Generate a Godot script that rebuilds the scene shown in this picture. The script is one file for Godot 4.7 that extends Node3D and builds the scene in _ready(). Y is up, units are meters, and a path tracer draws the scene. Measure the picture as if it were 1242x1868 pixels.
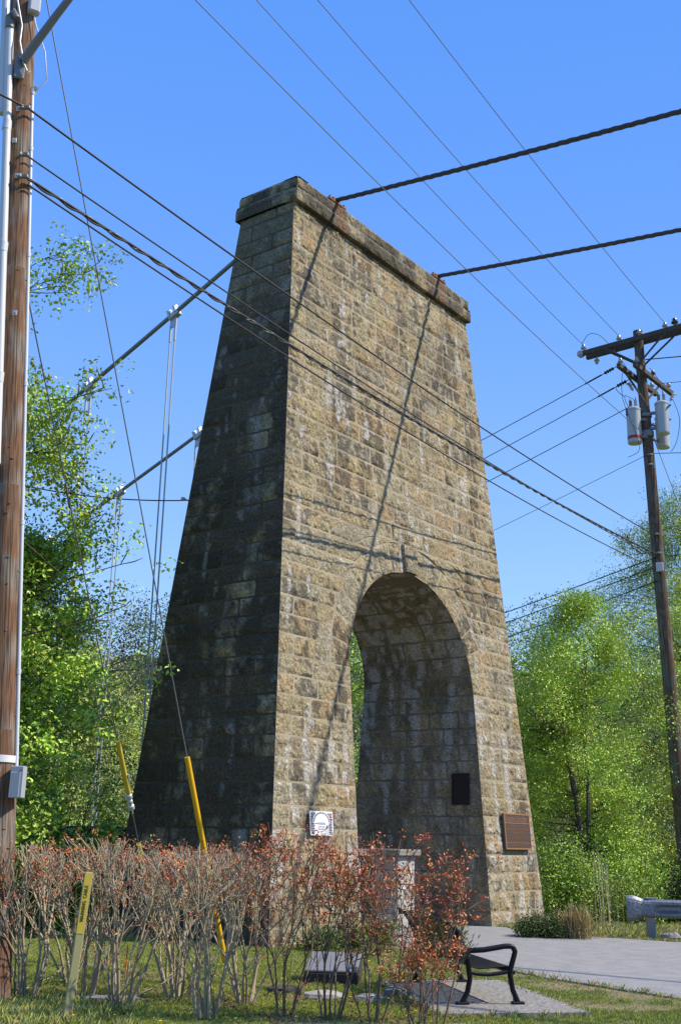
extends Node3D

# ---------------------------------------------------------------- state
var rng := RandomNumberGenerator.new()
var names := {}
var M := {}
var n_low := FastNoiseLite.new()
var n_mid := FastNoiseLite.new()
var n_fine := FastNoiseLite.new()
var n_cell := FastNoiseLite.new()

# the tower's own axes: x along its front face, y up, z out of the front face
const YAW := 0.9272
const T0 := Vector3(-0.9404, 0.0, -18.1346)
const TW := 9.13
const TD := 3.534
const BS := 0.0905
const BF := 0.0783
const AC := 4.624
const AW := 4.391
const HS := 4.567
const RING := 2.77
const TOP := 13.72
var courses := [-0.3, -0.09, 0.28, 0.65, 1.01, 1.37, 1.75, 2.11, 2.48, 2.85, 3.22, 3.55, 3.89, 4.23, 4.567, 4.92, 5.27, 5.60, 5.91, 6.22, 6.60, 6.98, 7.34, 7.71, 8.03, 8.40, 8.77, 9.13, 9.50, 9.87, 10.23, 10.60, 10.96, 11.30, 11.65, 12.05, 12.39, 12.76, 13.12, 13.49, 13.73]
var road_poly := PackedVector2Array()

# ---------------------------------------------------------------- naming
func numbered(called: String) -> String:
	if not names.has(called):
		names[called] = 0
		return called
	names[called] += 1
	return "%s_%03d" % [called, names[called]]

func tag(o, label: String, category: String, group := "", kind := ""):
	if label: o.set_meta("label", label)
	if category: o.set_meta("category", category)
	if group: o.set_meta("group", group)
	if kind: o.set_meta("kind", kind)
	return o

func thing(called: String, label: String, category: String, at := Vector3.ZERO, turn := 0.0, group := "") -> Node3D:
	var o := Node3D.new()
	o.name = numbered(called)
	add_child(o)
	o.position = at
	o.rotation.y = turn
	tag(o, label, category, group)
	return o

func mesh_node(called: String, mesh: Mesh, m: Material, parent: Node = null) -> MeshInstance3D:
	var o := MeshInstance3D.new()
	o.mesh = mesh
	if m: o.material_override = m
	if parent == null:
		o.name = numbered(called)
		add_child(o)
	else:
		o.name = called
		parent.add_child(o, true)
	return o

func obj(called: String, st: SurfaceTool, m: Material, parent: Node = null) -> MeshInstance3D:
	return mesh_node(called, st.commit(), m, parent)

func multi(called: String, mesh: Mesh, m: Material, xf: Array, cols: Array, parent: Node = null) -> MultiMeshInstance3D:
	var mm := MultiMesh.new()
	mm.transform_format = MultiMesh.TRANSFORM_3D
	mm.use_colors = true
	mm.mesh = mesh
	mm.instance_count = xf.size()
	for i in xf.size():
		mm.set_instance_transform(i, xf[i])
		mm.set_instance_color(i, cols[i])
	var o := MultiMeshInstance3D.new()
	o.multimesh = mm
	o.material_override = m
	o.set_meta("kind", "stuff")
	if parent == null:
		o.name = numbered(called)
		add_child(o)
	else:
		o.name = called
		parent.add_child(o, true)
	return o

# ---------------------------------------------------------------- shapes
func mb() -> SurfaceTool:
	var st := SurfaceTool.new()
	st.begin(Mesh.PRIMITIVE_TRIANGLES)
	return st

func tri(st: SurfaceTool, a: Vector3, b: Vector3, c: Vector3):
	var n := (c - a).cross(b - a).normalized()
	for v in [a, b, c]:
		st.set_normal(n)
		st.add_vertex(v)

func quad(st: SurfaceTool, a: Vector3, b: Vector3, c: Vector3, d: Vector3):
	tri(st, a, b, c)
	tri(st, a, c, d)

# a box with chamfered edges, in the frame xf, size s
func bx(st: SurfaceTool, xf: Transform3D, s: Vector3, ch := 0.0):
	var h := s * 0.5
	var faces := [[0, 1, 2], [1, 2, 0], [2, 0, 1]]
	if ch <= 0.0:
		for f in faces:
			for sg in [-1.0, 1.0]:
				var p := []
				for k in [[-1, -1], [1, -1], [1, 1], [-1, 1]]:
					var v := Vector3()
					v[f[0]] = h[f[0]] * sg
					v[f[1]] = h[f[1]] * k[0]
					v[f[2]] = h[f[2]] * k[1]
					p.append(xf * v)
				if sg > 0: quad(st, p[3], p[2], p[1], p[0])
				else: quad(st, p[0], p[1], p[2], p[3])
		return
	for f in faces:
		for sg in [-1.0, 1.0]:
			var p := []
			for k in [[-1, -1], [1, -1], [1, 1], [-1, 1]]:
				var v := Vector3()
				v[f[0]] = h[f[0]] * sg
				v[f[1]] = (h[f[1]] - ch) * k[0]
				v[f[2]] = (h[f[2]] - ch) * k[1]
				p.append(xf * v)
			if sg > 0: quad(st, p[3], p[2], p[1], p[0])
			else: quad(st, p[0], p[1], p[2], p[3])
	for f in faces:   # edge strips along axis f[0]
		for a in [-1.0, 1.0]:
			for b in [-1.0, 1.0]:
				var p := []
				for k in [-1.0, 1.0]:
					var v := Vector3()
					v[f[0]] = (h[f[0]] - ch) * k
					v[f[1]] = h[f[1]] * a
					v[f[2]] = (h[f[2]] - ch) * b
					var w := Vector3()
					w[f[0]] = v[f[0]]
					w[f[1]] = (h[f[1]] - ch) * a
					w[f[2]] = h[f[2]] * b
					p.append(xf * v)
					p.append(xf * w)
				if a * b > 0: quad(st, p[0], p[1], p[3], p[2])
				else: quad(st, p[2], p[3], p[1], p[0])
	for a in [-1.0, 1.0]:
		for b in [-1.0, 1.0]:
			for c in [-1.0, 1.0]:
				var p0 := xf * Vector3(h.x * a, (h.y - ch) * b, (h.z - ch) * c)
				var p1 := xf * Vector3((h.x - ch) * a, h.y * b, (h.z - ch) * c)
				var p2 := xf * Vector3((h.x - ch) * a, (h.y - ch) * b, h.z * c)
				if a * b * c > 0: tri(st, p0, p2, p1)
				else: tri(st, p0, p1, p2)

func at(p: Vector3, turn := 0.0) -> Transform3D:
	return Transform3D(Basis(Vector3.UP, turn), p)

# frame whose y axis runs along d
func frame(p: Vector3, d: Vector3) -> Transform3D:
	var y := d.normalized()
	var x := y.cross(Vector3(0, 0, 1))
	if x.length() < 0.05: x = y.cross(Vector3(1, 0, 0))
	x = x.normalized()
	return Transform3D(Basis(x, y, x.cross(y)), p)

# round tube through pts with radii; col optional
func tube(st: SurfaceTool, pts: Array, radii: Array, sides := 8, caps := true, col = null, cap_col = null):
	var rings := []
	var nrm := []
	var prev := Vector3.ZERO
	for i in pts.size():
		var d: Vector3
		if i == 0: d = pts[1] - pts[0]
		elif i == pts.size() - 1: d = pts[i] - pts[i - 1]
		else: d = (pts[i + 1] - pts[i]).normalized() + (pts[i] - pts[i - 1]).normalized()
		d = d.normalized()
		var x := prev
		if i == 0:
			x = d.cross(Vector3(0.31, 0.2, 0.93))
			if x.length() < 0.1: x = d.cross(Vector3(1, 0, 0))
		x = (x - d * x.dot(d)).normalized()
		prev = x
		var y := d.cross(x)
		var ring := []
		var rn := []
		for k in sides:
			var a := TAU * k / sides
			var n := x * cos(a) + y * sin(a)
			rn.append(n)
			ring.append(pts[i] + n * radii[i])
		rings.append(ring)
		nrm.append(rn)
	for i in pts.size() - 1:
		for k in sides:
			var k2 := (k + 1) % sides
			for q in [[i, k], [i + 1, k2], [i, k2], [i, k], [i + 1, k], [i + 1, k2]]:
				if col != null: st.set_color(col)
				st.set_normal(nrm[q[0]][q[1]])
				st.add_vertex(rings[q[0]][q[1]])
	if caps:
		for e in [0, pts.size() - 1]:
			var dn: Vector3 = (pts[1] - pts[0]).normalized() * -1.0 if e == 0 else (pts[e] - pts[e - 1]).normalized()
			for k in sides:
				var k2 := (k + 1) % sides
				var tr := [pts[e], rings[e][k2], rings[e][k]] if e != 0 else [pts[e], rings[e][k], rings[e][k2]]
				for v in tr:
					if col != null: st.set_color(cap_col if cap_col != null and e != 0 else col)
					st.set_normal(dn)
					st.add_vertex(v)

func rod(st: SurfaceTool, a: Vector3, b: Vector3, r: float, sides := 8, r2 := -1.0):
	tube(st, [a, b], [r, r if r2 < 0 else r2], sides)

# lathe around y: profile of (radius, y)
func lathe(st: SurfaceTool, xf: Transform3D, prof: Array, sides := 14):
	for i in prof.size() - 1:
		var a: Vector2 = prof[i]
		var b: Vector2 = prof[i + 1]
		var t := b - a
		var n2 := Vector2(t.y, -t.x).normalized()
		for k in sides:
			var a0 := TAU * k / sides
			var a1 := TAU * (k + 1) / sides
			var P := func(p: Vector2, g: float) -> Vector3: return xf * Vector3(p.x * cos(g), p.y, p.x * sin(g))
			var N := func(g: float) -> Vector3: return (xf.basis * Vector3(n2.x * cos(g), n2.y, n2.x * sin(g))).normalized()
			for q in [[a, a0], [a, a1], [b, a1], [a, a0], [b, a1], [b, a0]]:
				st.set_normal(N.call(q[1]))
				st.add_vertex(P.call(q[0], q[1]))

# flat strip (ribbon with thickness) following pts (in a plane), width along w
func ribbon(st: SurfaceTool, pts: Array, w: Vector3, th: float):
	for i in pts.size() - 1:
		var a: Vector3 = pts[i]
		var b: Vector3 = pts[i + 1]
		var d := (b - a).normalized()
		var n := d.cross(w.normalized()).normalized() * th * 0.5
		var hw := w * 0.5
		bx(st, Transform3D(Basis(w.normalized(), n.normalized(), w.normalized().cross(n.normalized())), (a + b) * 0.5), Vector3(w.length(), th, (b - a).length() + th * 0.4))

func sag_line(a: Vector3, b: Vector3, sag: float, n := 28) -> Array:
	var r := []
	for i in n + 1:
		var t := float(i) / n
		r.append(a.lerp(b, t) - Vector3(0, 4.0 * sag * t * (1.0 - t), 0))
	return r

func const_arr(v: float, n: int) -> Array:
	var r := []
	r.resize(n)
	r.fill(v)
	return r

func wire(called: String, label: String, a: Vector3, b: Vector3, sag: float, r: float, m: Material, group := "", category := "wire") -> MeshInstance3D:
	var st := mb()
	var pts := sag_line(a, b, sag, 40)
	tube(st, pts, const_arr(r, pts.size()), 6)
	return tag(obj(called, st, m), label, category, group)

# ---------------------------------------------------------------- materials
func noise(seed_: int, freq: float, oct := 4, type := FastNoiseLite.TYPE_SIMPLEX_SMOOTH) -> FastNoiseLite:
	var n := FastNoiseLite.new()
	n.seed = seed_
	n.frequency = freq
	n.noise_type = type
	n.fractal_type = FastNoiseLite.FRACTAL_FBM
	n.fractal_octaves = oct
	return n

func noise_tex(seed_: int, freq: float, oct: int, lo: float, hi: float, size := 512, stretch := 1, power := 1.0) -> ImageTexture:
	var n := noise(seed_, freq, oct)
	var im: Image = n.get_seamless_image(size, size)
	if stretch > 1:
		im.resize(size, size / stretch, Image.INTERPOLATE_LANCZOS)
	im.convert(Image.FORMAT_RGB8)
	for y in im.get_height():
		for x in im.get_width():
			var v := lo + (hi - lo) * pow(im.get_pixel(x, y).r, power)
			im.set_pixel(x, y, Color(v, v, v))
	return ImageTexture.create_from_image(im)

func mat(c: Color, rough := 0.8, metal := 0.0) -> StandardMaterial3D:
	var m := StandardMaterial3D.new()
	m.albedo_color = c.linear_to_srgb()
	m.roughness = rough
	m.metallic = metal
	return m

func vmat(rough := 0.9) -> StandardMaterial3D:
	var m := StandardMaterial3D.new()
	m.vertex_color_use_as_albedo = true
	m.roughness = rough
	return m

func triplanar(m: StandardMaterial3D, albedo: Texture2D, height: Texture2D, scale: float, hs: float, world := false):
	if world: m.uv1_world_triplanar = true
	m.uv1_triplanar = true
	m.uv1_scale = Vector3(scale, scale, scale)
	m.uv1_triplanar_sharpness = 4.0
	if albedo: m.albedo_texture = albedo
	if height:
		m.heightmap_enabled = true
		m.heightmap_texture = height
		m.heightmap_scale = hs

func make_materials():
	n_low = noise(11, 0.55, 3)
	n_mid = noise(12, 2.2, 4)
	n_fine = noise(13, 9.0, 3)
	n_cell = noise(14, 4.5, 2, FastNoiseLite.TYPE_CELLULAR)
	n_cell.cellular_return_type = FastNoiseLite.RETURN_DISTANCE2_SUB
	var grain := noise_tex(21, 0.035, 5, 0.62, 1.12, 512)
	var pits := noise(25, 0.09, 2, FastNoiseLite.TYPE_CELLULAR).get_seamless_image(512, 512)
	var sg: Image = grain.get_image()
	var sv := noise(26, 0.012, 4).get_seamless_image(512, 512)
	for y in 512:
		for x in 512:
			var g := sg.get_pixel(x, y).r
			var pk := smoothstep(0.30, 0.12, pits.get_pixel(x, y).r) * smoothstep(0.45, 0.62, sv.get_pixel(x, y).r)
			g *= 1.0 - 0.55 * pk
			sg.set_pixel(x, y, Color(g, g, g))
	var stone_tex := ImageTexture.create_from_image(sg)
	var bump := noise_tex(22, 0.02, 5, 0.0, 1.0, 512)
	M.stone = vmat(0.95)
	triplanar(M.stone, stone_tex, bump, 0.9, 2.4)
	M.mortar = vmat(0.95)
	triplanar(M.mortar, grain, bump, 2.0, 0.5)
	M.concrete = mat(Color(0.33, 0.31, 0.27), 0.9)
	triplanar(M.concrete, grain, bump, 0.8, 0.3)
	M.pillar = vmat(0.9)
	triplanar(M.pillar, grain, bump, 1.5, 0.8)
	M.asphalt = mat(Color(0.37, 0.365, 0.355), 0.9)
	triplanar(M.asphalt, asphalt_tex(), null, 0.2, 0.0, true)
	M.ground = vmat(1.0)
	triplanar(M.ground, noise_tex(24, 0.08, 4, 0.55, 1.15, 512), bump, 0.9, 2.0, true)
	M.grass = vmat(0.75)
	M.grass.backlight = Color(0.35, 0.4, 0.12)
	M.leaf = vmat(0.55)
	M.leaf.backlight = Color(1.0, 1.0, 0.55)
	M.redleaf = vmat(0.5)
	M.redleaf.backlight = Color(0.5, 0.3, 0.15)
	M.bark = vmat(0.9)
	M.trunk = mat(Color(0.15, 0.125, 0.10), 0.95)
	triplanar(M.trunk, grain, bump, 2.0, 1.0, true)
	M.black = mat(Color(0.010, 0.011, 0.015), 0.36)
	M.black.metallic_specular = 0.35
	M.cable = mat(Color(0.06, 0.055, 0.06), 0.7)
	M.wire_dark = mat(Color(0.018, 0.018, 0.02), 0.6)
	M.wire_metal = mat(Color(0.16, 0.16, 0.17), 0.5, 0.3)
	M.galv = mat(Color(0.52, 0.54, 0.55), 0.45, 0.35)
	M.rail = mat(Color(0.27, 0.30, 0.33), 0.5, 0.5)
	triplanar(M.rail, grain, bump, 1.3, 0.3)
	M.galv_dark = mat(Color(0.20, 0.215, 0.22), 0.5, 0.3)
	M.silvercable = mat(Color(0.23, 0.26, 0.265), 0.5, 0.25)
	M.rust = mat(Color(0.30, 0.13, 0.055), 0.9)
	triplanar(M.rust, grain, null, 3.0, 0)
	M.white_paint = mat(Color(0.80, 0.80, 0.80), 0.4)
	M.navy = mat(Color(0.03, 0.045, 0.14), 0.5)
	M.ink = mat(Color(0.52, 0.54, 0.6), 0.5)
	M.plaque = mat(Color(0.10, 0.075, 0.068), 0.45, 0.15)
	M.plaque_gold = mat(Color(0.36, 0.18, 0.085), 0.5, 0.1)
	M.bronze_dark = mat(Color(0.018, 0.012, 0.011), 0.5, 0.1)
	M.yellow = mat(Color(0.78, 0.44, 0.01), 0.4)
	M.dull_yellow = mat(Color(0.60, 0.46, 0.05), 0.6)
	M.tan_post = mat(Color(0.40, 0.36, 0.17), 0.6)
	M.pvc = mat(Color(0.66, 0.68, 0.70), 0.4)
	M.boxgrey = mat(Color(0.40, 0.43, 0.47), 0.45)
	M.orange = mat(Color(0.8, 0.2, 0.02), 0.6)
	M.red = mat(Color(0.45, 0.02, 0.02), 0.5)
	M.porcelain = mat(Color(0.42, 0.42, 0.40), 0.25)
	M.porcelain_dark = mat(Color(0.06, 0.055, 0.055), 0.3)
	M.tank = mat(Color(0.42, 0.46, 0.46), 0.4)
	M.xarm = mat(Color(0.115, 0.095, 0.078), 0.95)
	triplanar(M.xarm, grain, bump, 2.0, 0.8)
	M.deck = mat(Color(0.016, 0.017, 0.02), 0.7)
	M.deck_floor = mat(Color(0.12, 0.10, 0.08), 0.9)
	# pole wood: long vertical grain and reddish weathering
	var im := Image.create(256, 512, false, Image.FORMAT_RGB8)
	var g1 := noise(31, 0.09, 3)
	var g2 := noise(32, 0.012, 3)
	var g3 := noise(33, 0.05, 2)
	for y in 512:
		for x in 256:
			var ax := TAU * x / 256.0
			var cx := cos(ax) * 40.0
			var cz := sin(ax) * 40.0
			var v := g1.get_noise_3d(cx * 3.0, y * 0.12, cz * 3.0)
			var w := g2.get_noise_3d(cx, y * 0.6, cz)
			var crack := smoothstep(0.20, 0.36, g3.get_noise_3d(cx * 5.0, y * 0.10, cz * 5.0))
			var c := Color(0.30, 0.165, 0.095).lerp(Color(0.34, 0.29, 0.24), smoothstep(-0.2, 0.35, w))
			c = c * (0.85 + 0.75 * v)
			c = c.lerp(Color(0.05, 0.03, 0.02), crack * 0.8)
			im.set_pixel(x, y, Color(clampf(c.r, 0, 1), clampf(c.g, 0, 1), clampf(c.b, 0, 1)).linear_to_srgb())
	M.pole = mat(Color(1, 1, 1), 0.95)
	M.pole.albedo_color = Color(0.92, 0.9, 0.88)
	M.pole.albedo_texture = ImageTexture.create_from_image(im)
	M.pole_far = M.pole.duplicate()
	M.pole_far.albedo_color = Color(0.72, 0.75, 0.76)

func asphalt_tex() -> ImageTexture:
	var r := RandomNumberGenerator.new()
	r.seed = 91
	var a := noise(92, 0.012, 4).get_seamless_image(1024, 1024)
	var b := noise(93, 0.10, 3).get_seamless_image(1024, 1024)
	a.convert(Image.FORMAT_RGB8)
	for y in 1024:
		for x in 1024:
			var v := 0.80 + 0.12 * a.get_pixel(x, y).r + 0.10 * (b.get_pixel(x, y).r - 0.5) + r.randf_range(-0.13, 0.13)
			if r.randf() < 0.006: v -= 0.25
			a.set_pixel(x, y, Color(v, v * 0.995, v * 0.985))
	for k in 4:     # cracks
		var p := Vector2(r.randf() * 1024.0, r.randf() * 1024.0)
		var d := Vector2.from_angle(r.randf() * TAU)
		for i in r.randi_range(120, 420):
			d = d.rotated(r.randfn() * 0.16)
			p += d
			for o in [Vector2.ZERO, Vector2(1, 0)]:
				var q: Vector2 = p + o
				var xx := posmod(int(q.x), 1024)
				var yy := posmod(int(q.y), 1024)
				a.set_pixel(xx, yy, a.get_pixel(xx, yy) * 0.7)
	return ImageTexture.create_from_image(a)

# ---------------------------------------------------------------- the tower
func sstep(a: float, b: float, x: float) -> float:
	return smoothstep(a, b, x)

# colour of the masonry (linear); q: point on the tower in its axes, side: 0 front, 1 left flank, 2 inside the arch, 3 cap
func stone_color(q: Vector3, side: int, tone: Vector3) -> Color:
	var ochre := Color(0.435, 0.35, 0.182)
	var buff := Color(0.42, 0.365, 0.235)
	var grey := Color(0.27, 0.245, 0.175)
	var orange := Color(0.46, 0.28, 0.13)
	var dark := Color(0.05, 0.043, 0.032)
	var white := Color(0.60, 0.575, 0.52)
	var c := ochre.lerp(buff, tone.x)
	if tone.y > 0.5: c = c.lerp(grey, (tone.y - 0.5) * 1.7)
	if tone.z > 0.82: c = c.lerp(orange, (tone.z - 0.82) * 2.6)
	c = c * (0.80 + 0.42 * tone.y)
	var l := n_low.get_noise_3d(q.x * 1.3, q.y * 0.9, q.z * 1.3)
	var m := n_mid.get_noise_3d(q.x, q.y * 0.8, q.z)
	var f := n_fine.get_noise_3d(q.x, q.y, q.z)
	var fe := n_fine.get_noise_3d(q.x * 0.45 + 30.0, q.y * 0.45, q.z * 0.45)
	c = c * (1.0 + 0.38 * m + 0.42 * f)
	# orange iron stain clouds
	c = c.lerp(orange, 0.4 * sstep(0.14, 0.42, n_mid.get_noise_3d(q.x * 0.5 + 9.0, q.y * 0.5, q.z * 0.5 + 3.0)))
	# dark growth: clouds, stronger near the top, drawn down by rain
	var run := n_mid.get_noise_3d(q.x * 0.9 + 5.0, q.y * 0.16, q.z * 0.9)
	var hi := sstep(8.5, 13.5, q.y)
	var d := sstep(0.06, 0.40, l * 0.8 + run * 0.6 + fe * 0.75 + m * 0.45 + (tone.y - 0.5) * 0.32 - 0.04 + 0.18 * hi)
	var amount := 0.72
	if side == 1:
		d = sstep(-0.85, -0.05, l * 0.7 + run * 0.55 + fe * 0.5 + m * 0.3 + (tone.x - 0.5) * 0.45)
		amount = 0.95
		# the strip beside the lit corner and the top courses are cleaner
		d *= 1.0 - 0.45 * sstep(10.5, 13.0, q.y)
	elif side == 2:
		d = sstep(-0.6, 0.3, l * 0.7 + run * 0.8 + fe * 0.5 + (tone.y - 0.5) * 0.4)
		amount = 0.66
	elif side == 3:
		d = sstep(-0.65, 0.1, l + run * 0.6 + fe * 0.5)
		var rs := minf(absf(q.x - 2.62), absf(q.x - 6.62))
		c = c.lerp(Color(0.24, 0.115, 0.055), 0.8 * sstep(0.32, 0.1, rs + 0.12 * fe) * sstep(0.0, 0.2, q.z + 1.4))
		d *= 1.0 - 0.7 * sstep(0.3, 0.1, rs)
		amount = 0.86
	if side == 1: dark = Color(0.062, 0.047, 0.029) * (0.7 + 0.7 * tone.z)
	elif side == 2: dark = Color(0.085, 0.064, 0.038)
	c = c.lerp(dark * (1.0 + 0.5 * tone.x), clampf(d, 0, 1) * amount)
	# white lime runs
	var wr := n_mid.get_noise_3d(q.x * 1.5 + 40.0, q.y * 0.22, q.z * 1.5 + 7.0) + 0.45 * fe + 0.25 * m
	var lime := 0.0
	if side == 0:
		lime = 0.8 * sstep(0.31, 0.56, wr + 0.16 * sstep(5.0, 2.0, q.y) + 0.12 * sstep(1.2, 0.2, absf(q.y - 9.2)))
		# run-off below the plaque corner and along the lit corner near the ground
		lime = maxf(lime, 0.85 * sstep(0.2, 0.0, absf(q.x - 7.95 + 0.1 * m)) * sstep(2.1, 2.4, q.y) * sstep(4.4, 3.4, q.y))
		lime = maxf(lime, 0.9 * sstep(0.38, 0.1, q.x - BS * q.y) * sstep(0.6, 0.9, q.y) * sstep(1.8, 1.72, q.y) * sstep(-0.35, 0.1, fe))
		lime = maxf(lime, 0.7 * sstep(7.35, 7.05, q.x) * sstep(6.7, 6.8, q.x) * sstep(3.9, 4.1, q.y) * sstep(4.58, 4.5, q.y) * sstep(-0.4, 0.1, fe))
		lime = maxf(lime, 0.85 * sstep(0.12, 0.0, absf(q.x - 7.35 - 0.25 * sin(q.y * 5.0))) * sstep(0.75, 0.55, q.y))
	elif side == 1:
		lime = 0.34 * sstep(0.38, 0.66, wr)
		lime = maxf(lime, 0.55 * sstep(0.28, 0.05, absf(q.z + BF * q.y + 0.72)) * sstep(7.0, 7.7, q.y) * sstep(9.4, 9.0, q.y) * sstep(-0.5, 0.15, run + fe * 0.5))
		lime = maxf(lime, 0.5 * sstep(0.16, 0.03, absf(q.z + BF * q.y + 0.62)) * sstep(0.9, 1.1, q.y) * sstep(1.78, 1.7, q.y))
	elif side == 2:
		lime = 0.66 * sstep(0.12, 0.46, wr + 0.26 * sstep(3.6, 5.6, q.y))
	c = c.lerp(white, clampf(lime, 0, 1))
	return Color(clampf(c.r, 0.012, 0.8), clampf(c.g, 0.011, 0.8), clampf(c.b, 0.009, 0.8))

func tone3() -> Vector3:
	return Vector3(rng.randf(), rng.randf(), rng.randf())

# one rock-faced block. P(s, t) is the face plane, s and t in 0..1, nrm points out; e = [left, right, bottom, top] joint insets in metres
func rock(P: Callable, nrm: Vector3, w: float, h: float, e: Array, side: int, bulge: float, cell: float) -> SurfaceTool:
	var st := mb()
	var tone := tone3()
	var nx := clampi(int(round(w / cell)), 3, 60)
	var ny := clampi(int(round(h / cell)), 3, 40)
	var off := Vector3(rng.randf() * 50.0, rng.randf() * 50.0, rng.randf() * 50.0)
	var tilt := Vector2(rng.randfn(0, 0.3), rng.randfn(0.1, 0.3))
	var amp := bulge * rng.randf_range(0.65, 1.35)
	var rows := []
	var cols := []
	for j in ny + 1:
		var row := []
		var rc := []
		for i in nx + 1:
			var s := lerpf(e[0] / w, 1.0 - e[1] / w, float(i) / nx)
			var t := lerpf(e[2] / h, 1.0 - e[3] / h, float(j) / ny)
			var p: Vector3 = P.call(s, t)
			var edge := minf(minf(s * w - e[0], (1.0 - s) * w - e[1]), minf(t * h - e[2], (1.0 - t) * h - e[3]))
			var k := sstep(0.0, 0.055, edge)
			var q := p + off
			var big := n_mid.get_noise_3d(q.x * 0.75, q.y * 0.75, q.z * 0.75)
			var cel := n_cell.get_noise_3d(q.x * 0.6, q.y * 0.75, q.z * 0.6)
			var fn := n_fine.get_noise_3d(q.x * 0.8, q.y * 0.8, q.z * 0.8)
			var dd := 0.42 + 0.85 * big + 0.75 * (cel + 0.55) + 0.62 * fn + tilt.x * (s - 0.5) + tilt.y * (t - 0.5)
			dd = maxf(dd, -0.02)
			if edge < 0.001:
				p += nrm * 0.0035 * fn
			else:
				p += nrm * (0.006 + amp * k * dd)
			row.append(p)
			rc.append(stone_color(p, side, tone))
		rows.append(row)
		cols.append(rc)
	# normals from the grid
	for j in ny + 1:
		pass
	var N := []
	for j in ny + 1:
		var rn := []
		for i in nx + 1:
			var a: Vector3 = rows[j][mini(i + 1, nx)] - rows[j][maxi(i - 1, 0)]
			var b: Vector3 = rows[mini(j + 1, ny)][i] - rows[maxi(j - 1, 0)][i]
			var n := a.cross(b).normalized()
			if n.dot(nrm) < 0: n = -n
			rn.append(n)
		N.append(rn)
	var flip: bool = (rows[0][1] - rows[0][0]).cross(rows[1][0] - rows[0][0]).dot(nrm) > 0.0
	for j in ny:
		for i in nx:
			var qs := [[j, i], [j + 1, i], [j + 1, i + 1], [j, i], [j + 1, i + 1], [j, i + 1]]
			if not flip: qs = [[j, i], [j + 1, i + 1], [j + 1, i], [j, i], [j, i + 1], [j + 1, i + 1]]
			for g in qs:
				st.set_color(cols[g[0]][g[1]])
				st.set_normal(N[g[0]][g[1]])
				st.add_vertex(rows[g[0]][g[1]])
	# returns into the joint
	var loop := []
	for i in nx: loop.append([0, i])
	for j in ny: loop.append([j, nx])
	for i in nx: loop.append([ny, nx - i])
	for j in ny: loop.append([ny - j, 0])
	for k in loop.size():
		var g0: Array = loop[k]
		var g1: Array = loop[(k + 1) % loop.size()]
		var a: Vector3 = rows[g0[0]][g0[1]]
		var b: Vector3 = rows[g1[0]][g1[1]]
		var a2 := a - nrm * 0.05
		var b2 := b - nrm * 0.05
		var n := (b - a).cross(nrm).normalized()
		if not flip: n = -n
		var vs := [a, b2, b, a, a2, b2] if flip else [a, b, b2, a, b2, a2]
		for v in vs:
			st.set_color(cols[g0[0]][g0[1]])
			st.set_normal(n)
			st.add_vertex(v)
	return st

func half_open(y: float, r: float) -> float:
	if y <= HS: return r
	if y >= HS + r: return 0.0
	return sqrt(r * r - (y - HS) * (y - HS))

func ring_half(y: float) -> float:
	if y < HS - 0.001: return AW / 2
	return half_open(maxf(y, HS), RING)

func front_pt(u: float, y: float) -> Vector3:
	return Vector3(u, y, -BF * y)

func mortar_color(q: Vector3, side: int) -> Color:
	var f := n_fine.get_noise_3d(q.x * 0.3, q.y * 0.3, q.z * 0.3)
	var m := n_mid.get_noise_3d(q.x * 0.5, q.y * 0.4, q.z * 0.5)
	var c := Color(0.50, 0.425, 0.295) * (1.0 + 0.4 * f)
	if side == 0: c = c.lerp(Color(0.18, 0.14, 0.11), 0.7 * sstep(0.02, 0.42, m + 0.2 * f + 0.2 * sstep(9.0, 13.5, q.y)))
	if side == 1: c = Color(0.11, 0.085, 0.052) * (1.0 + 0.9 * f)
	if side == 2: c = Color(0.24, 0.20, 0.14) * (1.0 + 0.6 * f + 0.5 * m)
	return c

func cvert(st: SurfaceTool, p: Vector3, n: Vector3, side: int):
	st.set_color(mortar_color(p, side))
	st.set_normal(n)
	st.add_vertex(p)

func cquad(st: SurfaceTool, a: Vector3, b: Vector3, c: Vector3, d: Vector3, side: int, out: Vector3):
	var n := (c - a).cross(b - a).normalized()
	var ord := [a, b, c, a, c, d]
	if n.dot(out) < 0:
		ord = [a, c, b, a, d, c]
		n = -n
	for v in ord: cvert(st, v, n, side)

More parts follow.
